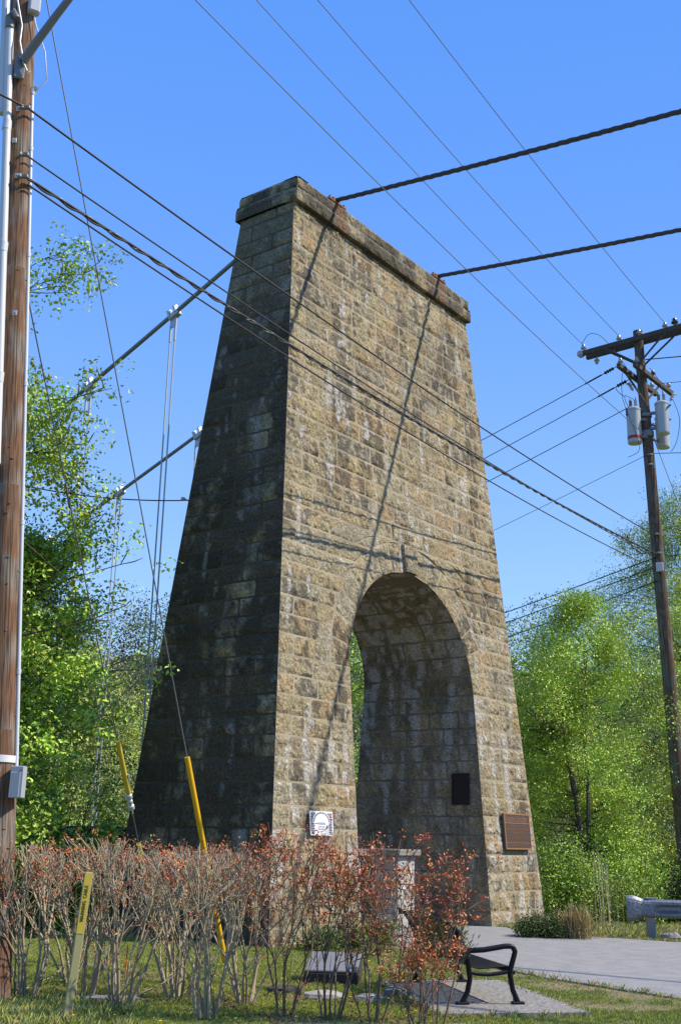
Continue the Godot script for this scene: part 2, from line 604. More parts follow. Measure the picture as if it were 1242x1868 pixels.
func make_tower():
	var t := thing("stone_bridge_tower", "tall tapering sandstone bridge tower with a round arch through it", "tower", T0, YAW)
	# --- the core: everything the joints show
	var st := mb()
	var rec := -0.0008
	var ys := []
	var y := -0.3
	while y < TOP:
		ys.append(y)
		y += 0.12 if (y > HS - 0.2 and y < 7.1) else 0.4
	ys.append(TOP)
	var core_r := AW / 2 + rec
	for i in ys.size() - 1:
		var a: float = ys[i]
		var b: float = ys[i + 1]
		var ha := half_open(a, core_r)
		var hb := half_open(b, core_r)
		for face in [0, 1]:
			var Z := func(yy: float) -> float: return -BF * yy - rec if face == 0 else -TD + BF * yy + rec
			var out := Vector3(0, 0, 1) if face == 0 else Vector3(0, 0, -1)
			var seg := [[BS * a + rec, AC - ha, BS * b + rec, AC - hb], [AC + ha, TW - BS * a - rec, AC + hb, TW - BS * b - rec]]
			for g in seg:
				var nseg := 6
				for k in nseg:
					var f0 := float(k) / nseg
					var f1 := float(k + 1) / nseg
					cquad(st, Vector3(lerpf(g[0], g[1], f0), a, Z.call(a)), Vector3(lerpf(g[0], g[1], f1), a, Z.call(a)), Vector3(lerpf(g[2], g[3], f1), b, Z.call(b)), Vector3(lerpf(g[2], g[3], f0), b, Z.call(b)), face, out)
		for sgn in [0, 1]:
			var xa: float = BS * a + rec if sgn == 0 else TW - BS * a - rec
			var xb: float = BS * b + rec if sgn == 0 else TW - BS * b - rec
			for k in 4:
				var za0 := lerpf(-BF * a - rec, -TD + BF * a + rec, k / 4.0)
				var za1 := lerpf(-BF * a - rec, -TD + BF * a + rec, (k + 1) / 4.0)
				var zb0 := lerpf(-BF * b - rec, -TD + BF * b + rec, k / 4.0)
				var zb1 := lerpf(-BF * b - rec, -TD + BF * b + rec, (k + 1) / 4.0)
				cquad(st, Vector3(xa, a, za0), Vector3(xa, a, za1), Vector3(xb, b, zb1), Vector3(xb, b, zb0), 1, Vector3(-1 if sgn == 0 else 1, 0, 0))
		if ha > 0.001:
			for sgn in [-1.0, 1.0]:
				var pa: float = AC + sgn * ha
				var pb: float = AC + sgn * hb
				for k in 4:
					var za0 := lerpf(-BF * a - rec, -TD + BF * a + rec, k / 4.0)
					var za1 := lerpf(-BF * a - rec, -TD + BF * a + rec, (k + 1) / 4.0)
					var zb0 := lerpf(-BF * b - rec, -TD + BF * b + rec, k / 4.0)
					var zb1 := lerpf(-BF * b - rec, -TD + BF * b + rec, (k + 1) / 4.0)
					cquad(st, Vector3(pa, a, za0), Vector3(pa, a, za1), Vector3(pb, b, zb1), Vector3(pb, b, zb0), 2, Vector3(-sgn, -0.2 if a > HS else 0.0, 0))
	obj("mortar_core", st, M.mortar, t)
	# --- front face, course by course
	var jn := 0.0145
	var shift := 0.0
	for ci in courses.size() - 1:
		var y0: float = courses[ci]
		var y1: float = courses[ci + 1]
		var h := y1 - y0
		var ym := (y0 + y1) * 0.5
		var spans := []
		var left := func(yy: float) -> float: return BS * yy
		var right := func(yy: float) -> float: return TW - BS * yy
		var has_ring := y1 > HS + 0.05
		var arch_l := func(yy: float) -> float: return AC - (ring_half(yy) if has_ring else AW / 2)
		var arch_r := func(yy: float) -> float: return AC + (ring_half(yy) if has_ring else AW / 2)
		if y0 < HS + RING - 0.05:
			spans = [[left, arch_l, 0], [arch_r, right, 1]]
		else:
			spans = [[left, right, 2]]
		for sp in spans:
			var L: Callable = sp[0]
			var R: Callable = sp[1]
			var tot: float = R.call(ym) - L.call(ym)
			if tot < 0.05: continue
			# divide the course into stones
			var cuts := [0.0]
			var x := 0.0
			var first := true
			while true:
				var wl := rng.randf_range(0.55, 1.2)
				if first: wl = rng.randf_range(0.34, 0.5) if ci % 2 == 0 else rng.randf_range(0.85, 1.15)
				first = false
				x += wl
				if x > tot - 0.32: break
				cuts.append(x / tot)
			cuts.append(1.0)
			if is_equal_approx(y0, 7.34) and sp[2] == 2:
				# the dated stone sits centred over the keystone
				cuts = [0.0]
				for u in [1.5, 2.35, 3.3, 4.05, 5.2, 5.95, 6.75, 7.5]:
					cuts.append((u - L.call(ym)) / tot)
				cuts.append(1.0)
			for k in cuts.size() - 1:
				var s0: float = cuts[k]
				var s1: float = cuts[k + 1]
				var jit := rng.randf_range(-0.01, 0.01)
				var P := func(s: float, tt: float) -> Vector3:
					var yy := lerpf(y0, y1, tt)
					var a: float = L.call(yy)
					var b: float = R.call(yy)
					return front_pt(lerpf(a, b, lerpf(s0, s1, s)), yy)
				var el := 0.0 if k == 0 and sp[2] != 1 else jn
				var er := 0.0 if k == cuts.size() - 2 and sp[2] != 0 else jn
				if sp[2] == 0 and k == cuts.size() - 2 and not has_ring: er = 0.0
				if sp[2] == 1 and k == 0 and not has_ring: el = 0.0
				var w: float = maxf((s1 - s0) * tot, 0.08)
				var b := rock(P, Vector3(0, BF, 1).normalized(), w, h, [el, er, jn, jn], 0, 0.036, 0.034)
				obj("stone_block", b, M.stone, t)
	# --- left flank
	for ci in courses.size() - 1:
		var y0: float = courses[ci]
		var y1: float = courses[ci + 1]
		var h := y1 - y0
		var ym := (y0 + y1) * 0.5
		var tot := TD - 2 * BF * ym
		var cuts := [0.0]
		var x := 0.0
		var first := true
		while true:
			var wl := rng.randf_range(0.55, 1.25)
			if first: wl = rng.randf_range(0.4, 0.55) if ci % 2 == 1 else rng.randf_range(0.8, 1.2)
			first = false
			x += wl
			if x > tot - 0.35: break
			cuts.append(x / tot)
		cuts.append(1.0)
		for k in cuts.size() - 1:
			var s0: float = cuts[k]
			var s1: float = cuts[k + 1]
			var P := func(s: float, tt: float) -> Vector3:
				var yy := lerpf(y0, y1, tt)
				return Vector3(BS * yy, yy, lerpf(-BF * yy, -TD + BF * yy, lerpf(s0, s1, s)))
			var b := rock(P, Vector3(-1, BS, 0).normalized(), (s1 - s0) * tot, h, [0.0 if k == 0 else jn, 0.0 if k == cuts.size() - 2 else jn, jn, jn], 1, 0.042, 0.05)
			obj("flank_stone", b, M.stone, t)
	# --- the far sides, seen only from elsewhere: joined
	var far := mb()
	for ci in courses.size() - 1:
		var y0: float = courses[ci]
		var y1: float = courses[ci + 1]
		var ym := (y0 + y1) * 0.5
		for face in [0, 1, 2]:
			var A := func(yy: float) -> Vector3: return Vector3(TW - BS * yy, yy, -BF * yy)
			var B := func(yy: float) -> Vector3: return Vector3(TW - BS * yy, yy, -TD + BF * yy)
			var out := Vector3(1, BS, 0).normalized()
			if face > 0:
				out = Vector3(0, BF, -1).normalized()
				var rh := AW / 2 if y0 < HS else half_open(y0, AW / 2)
				if face == 1:
					A = func(yy: float) -> Vector3: return Vector3(BS * yy, yy, -TD + BF * yy)
					B = func(yy: float) -> Vector3: return Vector3(AC - half_open(yy, AW / 2), yy, -TD + BF * yy)
				else:
					A = func(yy: float) -> Vector3: return Vector3(AC + half_open(yy, AW / 2), yy, -TD + BF * yy)
					B = func(yy: float) -> Vector3: return Vector3(TW - BS * yy, yy, -TD + BF * yy)
			var tot: float = (B.call(ym) - A.call(ym)).length()
			if tot < 0.2: continue
			var cnt := maxi(1, int(round(tot / 0.9)))
			for k in cnt:
				var jx := 0.25 / cnt * (1 if ci % 2 == 0 else -1)
				var s0 := 0.0 if k == 0 else (k / float(cnt)) + jx
				var s1 := 1.0 if k == cnt - 1 else ((k + 1) / float(cnt)) + jx
				var P := func(s: float, tt: float) -> Vector3:
					var yy := lerpf(y0, y1, tt)
					return (A.call(yy) as Vector3).lerp(B.call(yy), lerpf(s0, s1, s))
				far.append_from(rock(P, out, (s1 - s0) * tot, y1 - y0, [0.0 if k == 0 else jn, 0.0 if k == cnt - 1 else jn, jn, jn], 0, 0.04, 0.12).commit(), 0, Transform3D.IDENTITY)
	obj("far_side_masonry", far, M.stone, t).set_meta("kind", "stuff")
	# --- arch stones
	var nv := 17
	for i in nv:
		var a0 := PI - PI * i / nv
		var a1 := PI - PI * (i + 1) / nv
		var key := i == nv / 2
		var lift := 0.07 if key else 0.0
		var P := func(s: float, tt: float) -> Vector3:
			var a := lerpf(a0, a1, s)
			var r := lerpf(AW / 2, RING, tt)
			var yy := HS + sin(a) * r
			return Vector3(AC + cos(a) * r, yy, -BF * yy + lift)
		var b := rock(P, Vector3(0, BF, 1).normalized(), (a0 - a1) * 2.48, RING - AW / 2, [jn, jn, 0.0, jn], 0, 0.022 if key else 0.03, 0.034)
		var sign_out := b
		if key:   # cheeks of the proud keystone
			for s in [0.025, 0.975]:
				var c0: Vector3 = P.call(s, 0.0)
				var c1: Vector3 = P.call(s, 0.98)
				var back := Vector3(0, 0, -lift - 0.02)
				var out := Vector3(-1 if s < 0.5 else 1, 0, 0)
				b.set_color(stone_color(c0, 0, Vector3(0.5, 0.5, 0.2)))
				if (c1 + back - c0).cross(c1 - c0).dot(out) > 0.0: quad(b, c0, c1, c1 + back, c0 + back)
				else: quad(b, c0 + back, c1 + back, c1, c0)
		obj("arch_stone", b, M.stone, t)
	# --- lining of the arch: jambs by course, then the vault
	for ci in courses.size() - 1:
		var y0: float = courses[ci]
		var y1: float = minf(courses[ci + 1], HS)
		if y0 >= HS - 0.02: break
		for sgn in [-1.0, 1.0]:
			var ym := (y0 + y1) * 0.5
			var tot := TD - 2 * BF * ym
			var cuts := [0.0]
			var x := rng.randf_range(0.4, 0.5) if ci % 2 == 0 else rng.randf_range(0.75, 1.0)
			while x < tot - 0.35:
				cuts.append(x / tot)
				x += rng.randf_range(0.6, 1.15)
			cuts.append(1.0)
			for k in cuts.size() - 1:
				var s0: float = cuts[k]
				var s1: float = cuts[k + 1]
				var P := func(s: float, tt: float) -> Vector3:
					var yy := lerpf(y0, y1, tt)
					return Vector3(AC + sgn * AW / 2, yy, lerpf(-BF * yy, -TD + BF * yy, lerpf(s0, s1, s)))
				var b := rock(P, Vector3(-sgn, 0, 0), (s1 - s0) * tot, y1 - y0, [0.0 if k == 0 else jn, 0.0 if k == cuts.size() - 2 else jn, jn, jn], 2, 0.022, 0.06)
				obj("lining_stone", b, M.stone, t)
	for i in nv:
		var a0 := PI - PI * i / nv
		var a1 := PI - PI * (i + 1) / nv
		var am := (a0 + a1) * 0.5
		var out := Vector3(-cos(am), -sin(am), 0)
		var ym := HS + sin(am) * AW / 2
		var tot := TD - 2 * BF * ym
		var cuts := [0.0]
		var x := rng.randf_range(0.4, 0.5) if i % 2 == 0 else rng.randf_range(0.7, 0.95)
		while x < tot - 0.35:
			cuts.append(x / tot)
			x += rng.randf_range(0.6, 1.1)
		cuts.append(1.0)
		for k in cuts.size() - 1:
			var s0: float = cuts[k]
			var s1: float = cuts[k + 1]
			var P := func(s: float, tt: float) -> Vector3:
				var a := lerpf(a0, a1, tt)
				var yy := HS + sin(a) * AW / 2
				return Vector3(AC + cos(a) * AW / 2, yy, lerpf(-BF * yy, -TD + BF * yy, lerpf(s0, s1, s)))
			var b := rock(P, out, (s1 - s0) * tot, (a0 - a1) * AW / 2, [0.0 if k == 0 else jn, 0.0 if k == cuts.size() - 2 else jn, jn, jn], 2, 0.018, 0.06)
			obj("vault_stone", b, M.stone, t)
	# --- the cap: a proud lower course and a set-back upper course
	for tier in 2:
		var y0 := TOP if tier == 0 else TOP + 0.30
		var y1 := TOP + 0.30 if tier == 0 else TOP + 0.57
		var ou := 0.055 if tier == 0 else 0.0
		var on := 0.115 if tier == 0 else 0.075
		var u0 := BS * TOP - ou
		var u1 := TW - BS * TOP + ou
		var z0 := -BF * TOP + on
		var z1 := -TD + BF * TOP - on
		var core := mb()
		bx(core, at(Vector3((u0 + u1) / 2, (y0 + y1) / 2, (z0 + z1) / 2)), Vector3(u1 - u0 - 0.05, y1 - y0 - 0.004, z0 - z1 - 0.05))
		for sf in [0, 1, 2, 3]:
			var A := Vector3(u0, 0, z0)
			var B := Vector3(u1, 0, z0)
			var out := Vector3(0, 0, 1)
			if sf == 1:
				A = Vector3(u0, 0, z0); B = Vector3(u0, 0, z1); out = Vector3(-1, 0, 0)
			elif sf == 2:
				A = Vector3(u1, 0, z0); B = Vector3(u1, 0, z1); out = Vector3(1, 0, 0)
			elif sf == 3:
				A = Vector3(u0, 0, z1); B = Vector3(u1, 0, z1); out = Vector3(0, 0, -1)
			var tot := A.distance_to(B)
			var cuts := [0.0]
			var x := rng.randf_range(0.5, 0.95)
			while x < tot - 0.4:
				cuts.append(x / tot)
				x += rng.randf_range(0.55, 1.1)
			cuts.append(1.0)
			for k in cuts.size() - 1:
				var s0: float = cuts[k]
				var s1: float = cuts[k + 1]
				var crest := 0.0 if tier == 0 else rng.randf_range(-0.03, 0.02)
				var P := func(s: float, tt: float) -> Vector3:
					var q := A.lerp(B, lerpf(s0, s1, s))
					# the arris rolls over at the top, more so on the upper tier
					var roll: float = pow(maxf(tt - 0.72, 0.0) / 0.28, 2.0) * (0.05 if tier == 1 else 0.045)
					return q + Vector3(0, lerpf(y0, y1 + crest, tt), 0) - out * roll
				var b := rock(P, out, (s1 - s0) * tot, y1 - y0, [0.004, 0.004, 0.002, 0.004], 3, 0.035, 0.036 if sf < 2 else 0.08)
				# the bed and the top of the stone, back to the core
				for lv in [0.003 if tier == 0 else 0.0, 1.0]:
					for q in 4:
						var sh := Vector3(0, (0.004 if lv < 0.5 else -0.004) * sf, 0)
						var c0: Vector3 = P.call(q / 4.0, lv) + sh
						var c1: Vector3 = P.call((q + 1) / 4.0, lv) + sh
						var nn := Vector3(0, 1 if lv > 0.5 else -1, 0)
						b.set_color(stone_color(c0, 3, Vector3(0.4, 0.4, 0.4)))
						var up_ok := (c1 - out * 0.3 - c0).cross(c1 - c0).dot(nn) > 0.0
						if up_ok: quad(b, c0, c1, c1 - out * 0.3, c0 - out * 0.3)
						else: quad(b, c0 - out * 0.3, c1 - out * 0.3, c1, c0)
				obj("cap_stone", b, M.stone, t)
		var cm := obj("cap_core", core, M.concrete, t)
	# the date cut into the stone over the keystone
	var tm := TextMesh.new()
	tm.text = "1938"
	tm.font = font("Droid Serif")
	tm.font_size = 24
	tm.pixel_size = 0.0072
	tm.depth = 0.012
	var d := mesh_node("date_numerals", tm, mat(Color(0.33, 0.275, 0.17), 0.95), t)
	d.position = Vector3(4.62, 7.53, -BF * 7.53 + 0.03)
	d.scale.x = 1.25
	return t

func font(f: String) -> SystemFont:
	var s := SystemFont.new()
	s.font_names = PackedStringArray([f])
	return s

func TL(u: float, y: float, n: float) -> Vector3:   # tower axes to world
	return T0 + Basis(Vector3.UP, YAW) * Vector3(u, y, n)

func text(s: String, size: float, f: String, m: Material, parent: Node, p: Vector3, called := "lettering", wide := 1.0) -> MeshInstance3D:
	var tm := TextMesh.new()
	tm.text = s
	tm.font = font(f)
	tm.font_size = 32
	tm.pixel_size = size / 32.0
	tm.depth = 0.004
	tm.curve_step = 1.0
	var o := mesh_node(called, tm, m, parent)
	o.position = p
	o.scale.x = wide
	return o

# ---------------------------------------------------------------- plants
func clump_mesh(n: int, spread: float, ll: float, lw: float, seed_: int, droop := 0.3) -> ArrayMesh:
	var r := RandomNumberGenerator.new()
	r.seed = seed_
	var st := mb()
	for i in n:
		var o := Vector3(r.randfn(), r.randfn() * 0.8, r.randfn()) * spread * 0.5
		var d := Vector3(r.randf_range(-1, 1), r.randf_range(-1, 0.8) - droop, r.randf_range(-1, 1)).normalized()
		var up := Vector3(r.randfn() * 0.5, 1, r.randfn() * 0.5).normalized()
		var w := d.cross(up).normalized()
		var nn := w.cross(d).normalized()
		var L := ll * r.randf_range(0.7, 1.3)
		var W := lw * r.randf_range(0.7, 1.2)
		var a := o
		var b := o + d * L * 0.45 + w * W * 0.5 + nn * W * 0.18
		var c := o + d * L
		var e := o + d * L * 0.45 - w * W * 0.5 + nn * W * 0.18
		tri(st, a, b, c)
		tri(st, a, c, e)
	return st.commit()

func rbasis(r: RandomNumberGenerator, s: float) -> Basis:
	return Basis.from_euler(Vector3(r.randf_range(-0.7, 0.7), r.randf() * TAU, r.randf_range(-0.7, 0.7))).scaled(Vector3(s, s, s))

func leaf_col(r: RandomNumberGenerator, c: Color, vary: float, k := 1.0) -> Color:
	var v := clampf(1.0 + r.randfn() * vary, 0.45, 1.7) * k
	return Color(c.r * v * clampf(1.0 + r.randfn() * 0.11, 0.6, 1.5), c.g * v, c.b * v * clampf(1.0 + r.randfn() * 0.2, 0.5, 1.6))

# shape(t) gives the crown radius factor at height fraction t (0 bottom .. 1 top)
func tree(called: String, label: String, group: String, base: Vector3, h: float, y_low: float, rad: float, seed_: int, clusters: int, per: int, spread: float, mesh: Mesh, size: float, col: Color, stems := 1, profile := 0, gaps := -0.1, extra := [], trunk_r := 0.14, vary := 0.13):
	var r := RandomNumberGenerator.new()
	r.seed = seed_
	var ns := noise(seed_ * 7 + 3, 0.30, 3)
	var t := thing(called, label, "tree", base, 0.0, group)
	var st := mb()
	var cl := []
	var axis := []      # points that twigs can spring from
	for s in stems:
		var lean := Vector3(r.randfn(), 0, r.randfn()) * (0.05 if stems == 1 else 0.15) * h * 0.5
		var pts := []
		var rr := []
		var nseg := 9
		var tr := trunk_r * (1.0 if stems == 1 else r.randf_range(0.55, 0.85))
		for i in nseg + 1:
			var f := float(i) / nseg
			pts.append(Vector3(lean.x * pow(f, 1.3), h * 0.86 * f - 0.15, lean.z * pow(f, 1.3)) + Vector3(r.randfn(), 0, r.randfn()) * 0.05 * h * 0.12 * f)
			rr.append(tr * lerpf(1.0, 0.14, pow(f, 0.8)))
			if pts[i].y > y_low * 0.6: axis.append([pts[i], rr[i]])
			if f > 0.5:
				for q in 3: cl.append(pts[i] + Vector3(r.randfn(), r.randf_range(-0.2, 1.0), r.randfn()) * 0.35)
		tube(st, pts, rr, 7)
	var tries := 0
	clusters += cl.size()
	while cl.size() < clusters and tries < clusters * 14:
		tries += 1
		var f := r.randf()
		var rf := 1.0
		if profile == 0: rf = sqrt(maxf(0.0, 1.0 - pow(2.0 * f - 0.85, 2.0) * 0.80))          # round
		elif profile == 1: rf = pow(1.0 - f, 0.55) * 0.9 + 0.1                                   # broad below
		elif profile == 2: rf = pow(sin(PI * clampf(f * 0.9 + 0.08, 0, 1)), 0.7)                 # upright oval
		var a := r.randf() * TAU
		var d := sqrt(r.randf_range(0.05, 1.0)) * rad * rf
		var p := Vector3(cos(a) * d, lerpf(y_low, h, f), sin(a) * d)
		if ns.get_noise_3d(p.x + base.x, p.y, p.z + base.z) < gaps: continue
		cl.append(p)
	# limbs to a few far clusters
	var nl := clampi(clusters / 22, 4, 16)
	for i in nl:
		if cl.is_empty(): break
		var p: Vector3 = cl[r.randi() % cl.size()]
		var best = axis[0]
		var bd := 1e9
		for ax in axis:
			var v: Vector3 = p - ax[0]
			var sc := absf(v.y - Vector2(v.x, v.z).length() * 0.75) + (4.0 if v.y < 0 else 0.0)
			if sc < bd:
				bd = sc
				best = ax
		var a0: Vector3 = best[0]
		var pts := []
		var rr := []
		for k in 6:
			var f := k / 5.0
			pts.append(a0.lerp(p, f) + Vector3(r.randfn(), r.randfn(), r.randfn()) * 0.04 * f + Vector3(0, -0.16 * a0.distance_to(p) * f * (1.0 - f), 0))
			rr.append(lerpf(best[1] * 0.55, 0.012, pow(f, 0.8)))
		tube(st, pts, rr, 5, false)
		for k in range(1, 6): axis.append([pts[k], rr[k]])
	var sparse := []
	for br in extra:      # long boughs, given in world coordinates
		var tip: Vector3 = br - base
		var best = axis[0]
		var bd := 1e9
		for ax in axis:
			var v: Vector3 = tip - ax[0]
			var sc := absf(v.y - Vector2(v.x, v.z).length() * 0.35)
			if sc < bd:
				bd = sc
				best = ax
		var pts := []
		var rr := []
		var a0: Vector3 = best[0]
		for k in 8:
			var f := k / 7.0
			pts.append(a0.lerp(tip, f) + Vector3(r.randfn(), r.randfn(), r.randfn()) * 0.05 * f + Vector3(0, 0.10 * a0.distance_to(tip) * f * (1.0 - f), 0))
			rr.append(lerpf(best[1] * 0.5, 0.008, pow(f, 0.7)))
			if k > 2:
				axis.append([pts[k], rr[k]])
				for q in 2: sparse.append(pts[k] + Vector3(r.randfn(), r.randfn() * 0.7, r.randfn()) * 0.20)
		tube(st, pts, rr, 5, false)
	var xf := []
	var cols := []
	var n_full := cl.size()
	cl.append_array(sparse)
	for ci in cl.size():
		var p: Vector3 = cl[ci]
		var best = axis[0]
		var bd := 1e9
		for ax in axis:
			var v: Vector3 = p - ax[0]
			var sc := v.length() + (1.2 if v.y < 0 else 0.0)
			if sc < bd:
				bd = sc
				best = ax
		var a0: Vector3 = best[0]
		if bd > 0.1:
			var mid := a0.lerp(p, 0.55) + Vector3(r.randfn(), r.randfn(), r.randfn()) * 0.05 * bd
			tube(st, [a0, mid, p], [minf(best[1], 0.02), 0.011, 0.004], 4, false)
		var k := clampf(1.0 + r.randfn() * 0.2, 0.55, 1.5)
		for i in (per if ci < n_full else 3):
			var q: Vector3 = p + (Vector3.ZERO if ci < n_full else Vector3(r.randfn(), r.randfn(), r.randfn()) * -0.05) + Vector3(r.randfn(), r.randfn() * 0.75, r.randfn()) * spread * 0.5
			xf.append(Transform3D(rbasis(r, size * r.randf_range(0.7, 1.25)), q))
			cols.append(leaf_col(r, col, vary, k))
	obj("trunk", st, M.trunk, t)
	multi("leaves", mesh, M.leaf, xf, cols, t)
	return t

func shrub(called: String, label: String, category: String, group: String, base: Vector3, size3: Vector3, seed_: int, count: int, mesh: Mesh, size: float, col: Color, vary := 0.25):
	var r := RandomNumberGenerator.new()
	r.seed = seed_
	var ns := noise(seed_ * 5 + 1, 0.8, 2)
	var t := thing(called, label, category, base, 0.0, group)
	var st := mb()
	for i in 14:
		var a := r.randf() * TAU
		var e := Vector3(cos(a) * size3.x * r.randf_range(0.2, 0.8), size3.y * r.randf_range(0.6, 0.95), sin(a) * size3.z * r.randf_range(0.2, 0.8))
		tube(st, [Vector3(e.x * 0.1, -0.05, e.z * 0.1), e * 0.5 + Vector3(r.randfn(), 0, r.randfn()) * 0.03, e], [0.016, 0.011, 0.004], 4, false)
	obj("stems", st, M.trunk, t)
	var xf := []
	var cols := []
	var tries := 0
	while xf.size() < count and tries < count * 8:
		tries += 1
		var p := Vector3(r.randf_range(-1, 1), r.randf(), r.randf_range(-1, 1))
		var ra := Vector2(p.x, p.z).length()
		var top := sqrt(maxf(0.0, 1.0 - ra * ra)) * (0.75 + 0.45 * ns.get_noise_2d(p.x * 3.0 + base.x, p.z * 3.0))
		if p.y > top or ra > 1.0: continue
		var q := p * size3
		if ns.get_noise_3d(q.x * 1.5, q.y * 1.5, q.z * 1.5) < -0.22: continue
		xf.append(Transform3D(rbasis(r, size * r.randf_range(0.7, 1.25)), q))
		cols.append(leaf_col(r, col, vary))
	multi("leaves", mesh, M.leaf, xf, cols, t)
	return t

# a clipped, many-stemmed shrub just coming into red leaf
func grow(r: RandomNumberGenerator, st: SurfaceTool, lf: Array, p: Vector3, d: Vector3, rad: float, len: float, depth: int, cut: float, leafy: float, base: Color, twig := 0.0035):
	var pts := [p]
	var rr := [rad]
	var dir := d
	var end_r := rad * 0.74
	var stopped := false
	var n := 3
	for i in n:
		dir = (dir + Vector3(r.randfn(), r.randfn() * 0.5 + 0.25, r.randfn()) * 0.075).normalized()
		var q: Vector3 = pts[-1] + dir * len / n
		if q.y > cut + r.randfn() * 0.03:
			stopped = true
			q = pts[-1] + dir * maxf(0.02, cut - pts[-1].y)
		pts.append(q)
		rr.append(lerpf(rad, end_r, float(i + 1) / n))
		if stopped: break
	var bc := base * r.randf_range(0.75, 1.25)
	tube(st, pts, rr, 5 if rad > 0.012 else 4, depth <= 1 or stopped, bc, Color(0.50, 0.45, 0.36))
	var e: Vector3 = pts[-1]
	# leaves along the younger wood
	if depth <= 2:
		for i in pts.size():
			if r.randf() < leafy: lf.append(pts[i] + Vector3(r.randfn(), r.randfn(), r.randfn()) * 0.02)
	if depth <= 0 or (stopped and depth <= 1): return
	if stopped:
		for i in 2:
			var nd := (dir + Vector3(r.randfn(), 0.1, r.randfn()) * 0.7).normalized()
			grow(r, st, lf, pts[-2], nd, 0.005, 0.16, 0, cut + 0.08, leafy, base, twig)
		return
	var kids := 2 if r.randf() < 0.85 else 3
	if depth == 1: kids = 2
	for i in kids:
		var side := Vector3(r.randfn(), 0, r.randfn()).normalized()
		var spread := r.randf_range(0.14, 0.48)
		var nd := (dir + side * spread + Vector3(0, 0.12, 0)).normalized()
		grow(r, st, lf, e, nd, maxf(end_r * r.randf_range(0.66, 0.98), twig), len * r.randf_range(0.7, 1.0), depth - 1, cut, leafy, base, twig)
	# side shoot
	if depth >= 1 and r.randf() < 0.42:
		var nd := (dir + Vector3(r.randfn(), r.randfn() * 0.4, r.randfn()) * 0.9).normalized()
		grow(r, st, lf, pts[1], nd, maxf(0.004, rad * 0.3), len * 0.7, mini(depth - 1, 1), cut, leafy, base, twig)

func red_shrub(label: String, group: String, base: Vector3, seed_: int, stems: int, height: float, width: float, thick: float, depth: int, leafy: float, mesh: Mesh, per: int, bark: Color, cut_spread: float, keep := 1.0):
	var r := RandomNumberGenerator.new()
	r.seed = seed_
	var t := thing("bare_stemmed_shrub", label, "shrub", base, r.randf() * TAU, group)
	var st := mb()
	var lf := []
	for i in stems:
		var a := TAU * (i + r.randf_range(-0.35, 0.35)) / stems
		var out := r.randf_range(0.25, 0.62) * width
		var d := Vector3(cos(a) * out, 1.0, sin(a) * out).normalized()
		var s := Vector3(cos(a), 0, sin(a)) * r.randf_range(0.02, 0.10) + Vector3(0, -0.05, 0)
		grow(r, st, lf, s, d, thick * r.randf_range(0.7, 1.25), height * r.randf_range(0.30, 0.42) * (1.18 if depth == 3 else 1.0), depth, height + r.randfn() * (cut_spread), leafy, bark, thick * 0.3)
	obj("stems", st, M.bark, t)
	var xf := []
	var cols := []
	for p in lf:
		# leaves thicken towards the tops
		if r.randf() > keep * (0.12 + 0.88 * pow(clampf(p.y / height, 0, 1), 1.5)): continue
		for k in per:
			var q: Vector3 = p + Vector3(r.randfn(), r.randfn(), r.randfn()) * 0.032
			xf.append(Transform3D(rbasis(r, r.randf_range(0.6, 1.2)), q))
			var hue := r.randf()
			var c := Color(0.50, 0.10, 0.06).lerp(Color(0.62, 0.25, 0.07), hue)
			if r.randf() < 0.12: c = Color(0.30, 0.20, 0.04)
			cols.append(leaf_col(r, c, 0.22))
	multi("leaves", mesh, M.redleaf, xf, cols, t)
	return t

# ---------------------------------------------------------------- ground
func ground_y(x: float, z: float) -> float:
	var dist := Vector2(x, z + 12.0).length()
	var y := 0.0
	# wooded slopes all round, a river gully behind the tower to the left
	y += 15.0 * sstep(55.0, 130.0, dist) + 14.0 * sstep(90.0, 190.0, dist)
	if dist > 45.0: y += 4.0 * n_low.get_noise_2d(x * 0.06, z * 0.06) * sstep(45.0, 90.0, dist)
	var loc := Basis(Vector3.UP, YAW).inverse() * (Vector3(x, 0, z) - T0)
	y -= 4.0 * sstep(-9.0, -17.0, loc.z) * sstep(-60.0, -45.0, loc.z)
	return y

func in_road(x: float, z: float, grow_by := 0.0) -> bool:
	if grow_by > 0.0:
		for d in [Vector2(grow_by, 0), Vector2(-grow_by, 0), Vector2(0, grow_by), Vector2(0, -grow_by)]:
			if Geometry2D.is_point_in_polygon(Vector2(x, z) + d, road_poly): return true
	return Geometry2D.is_point_in_polygon(Vector2(x, z), road_poly)

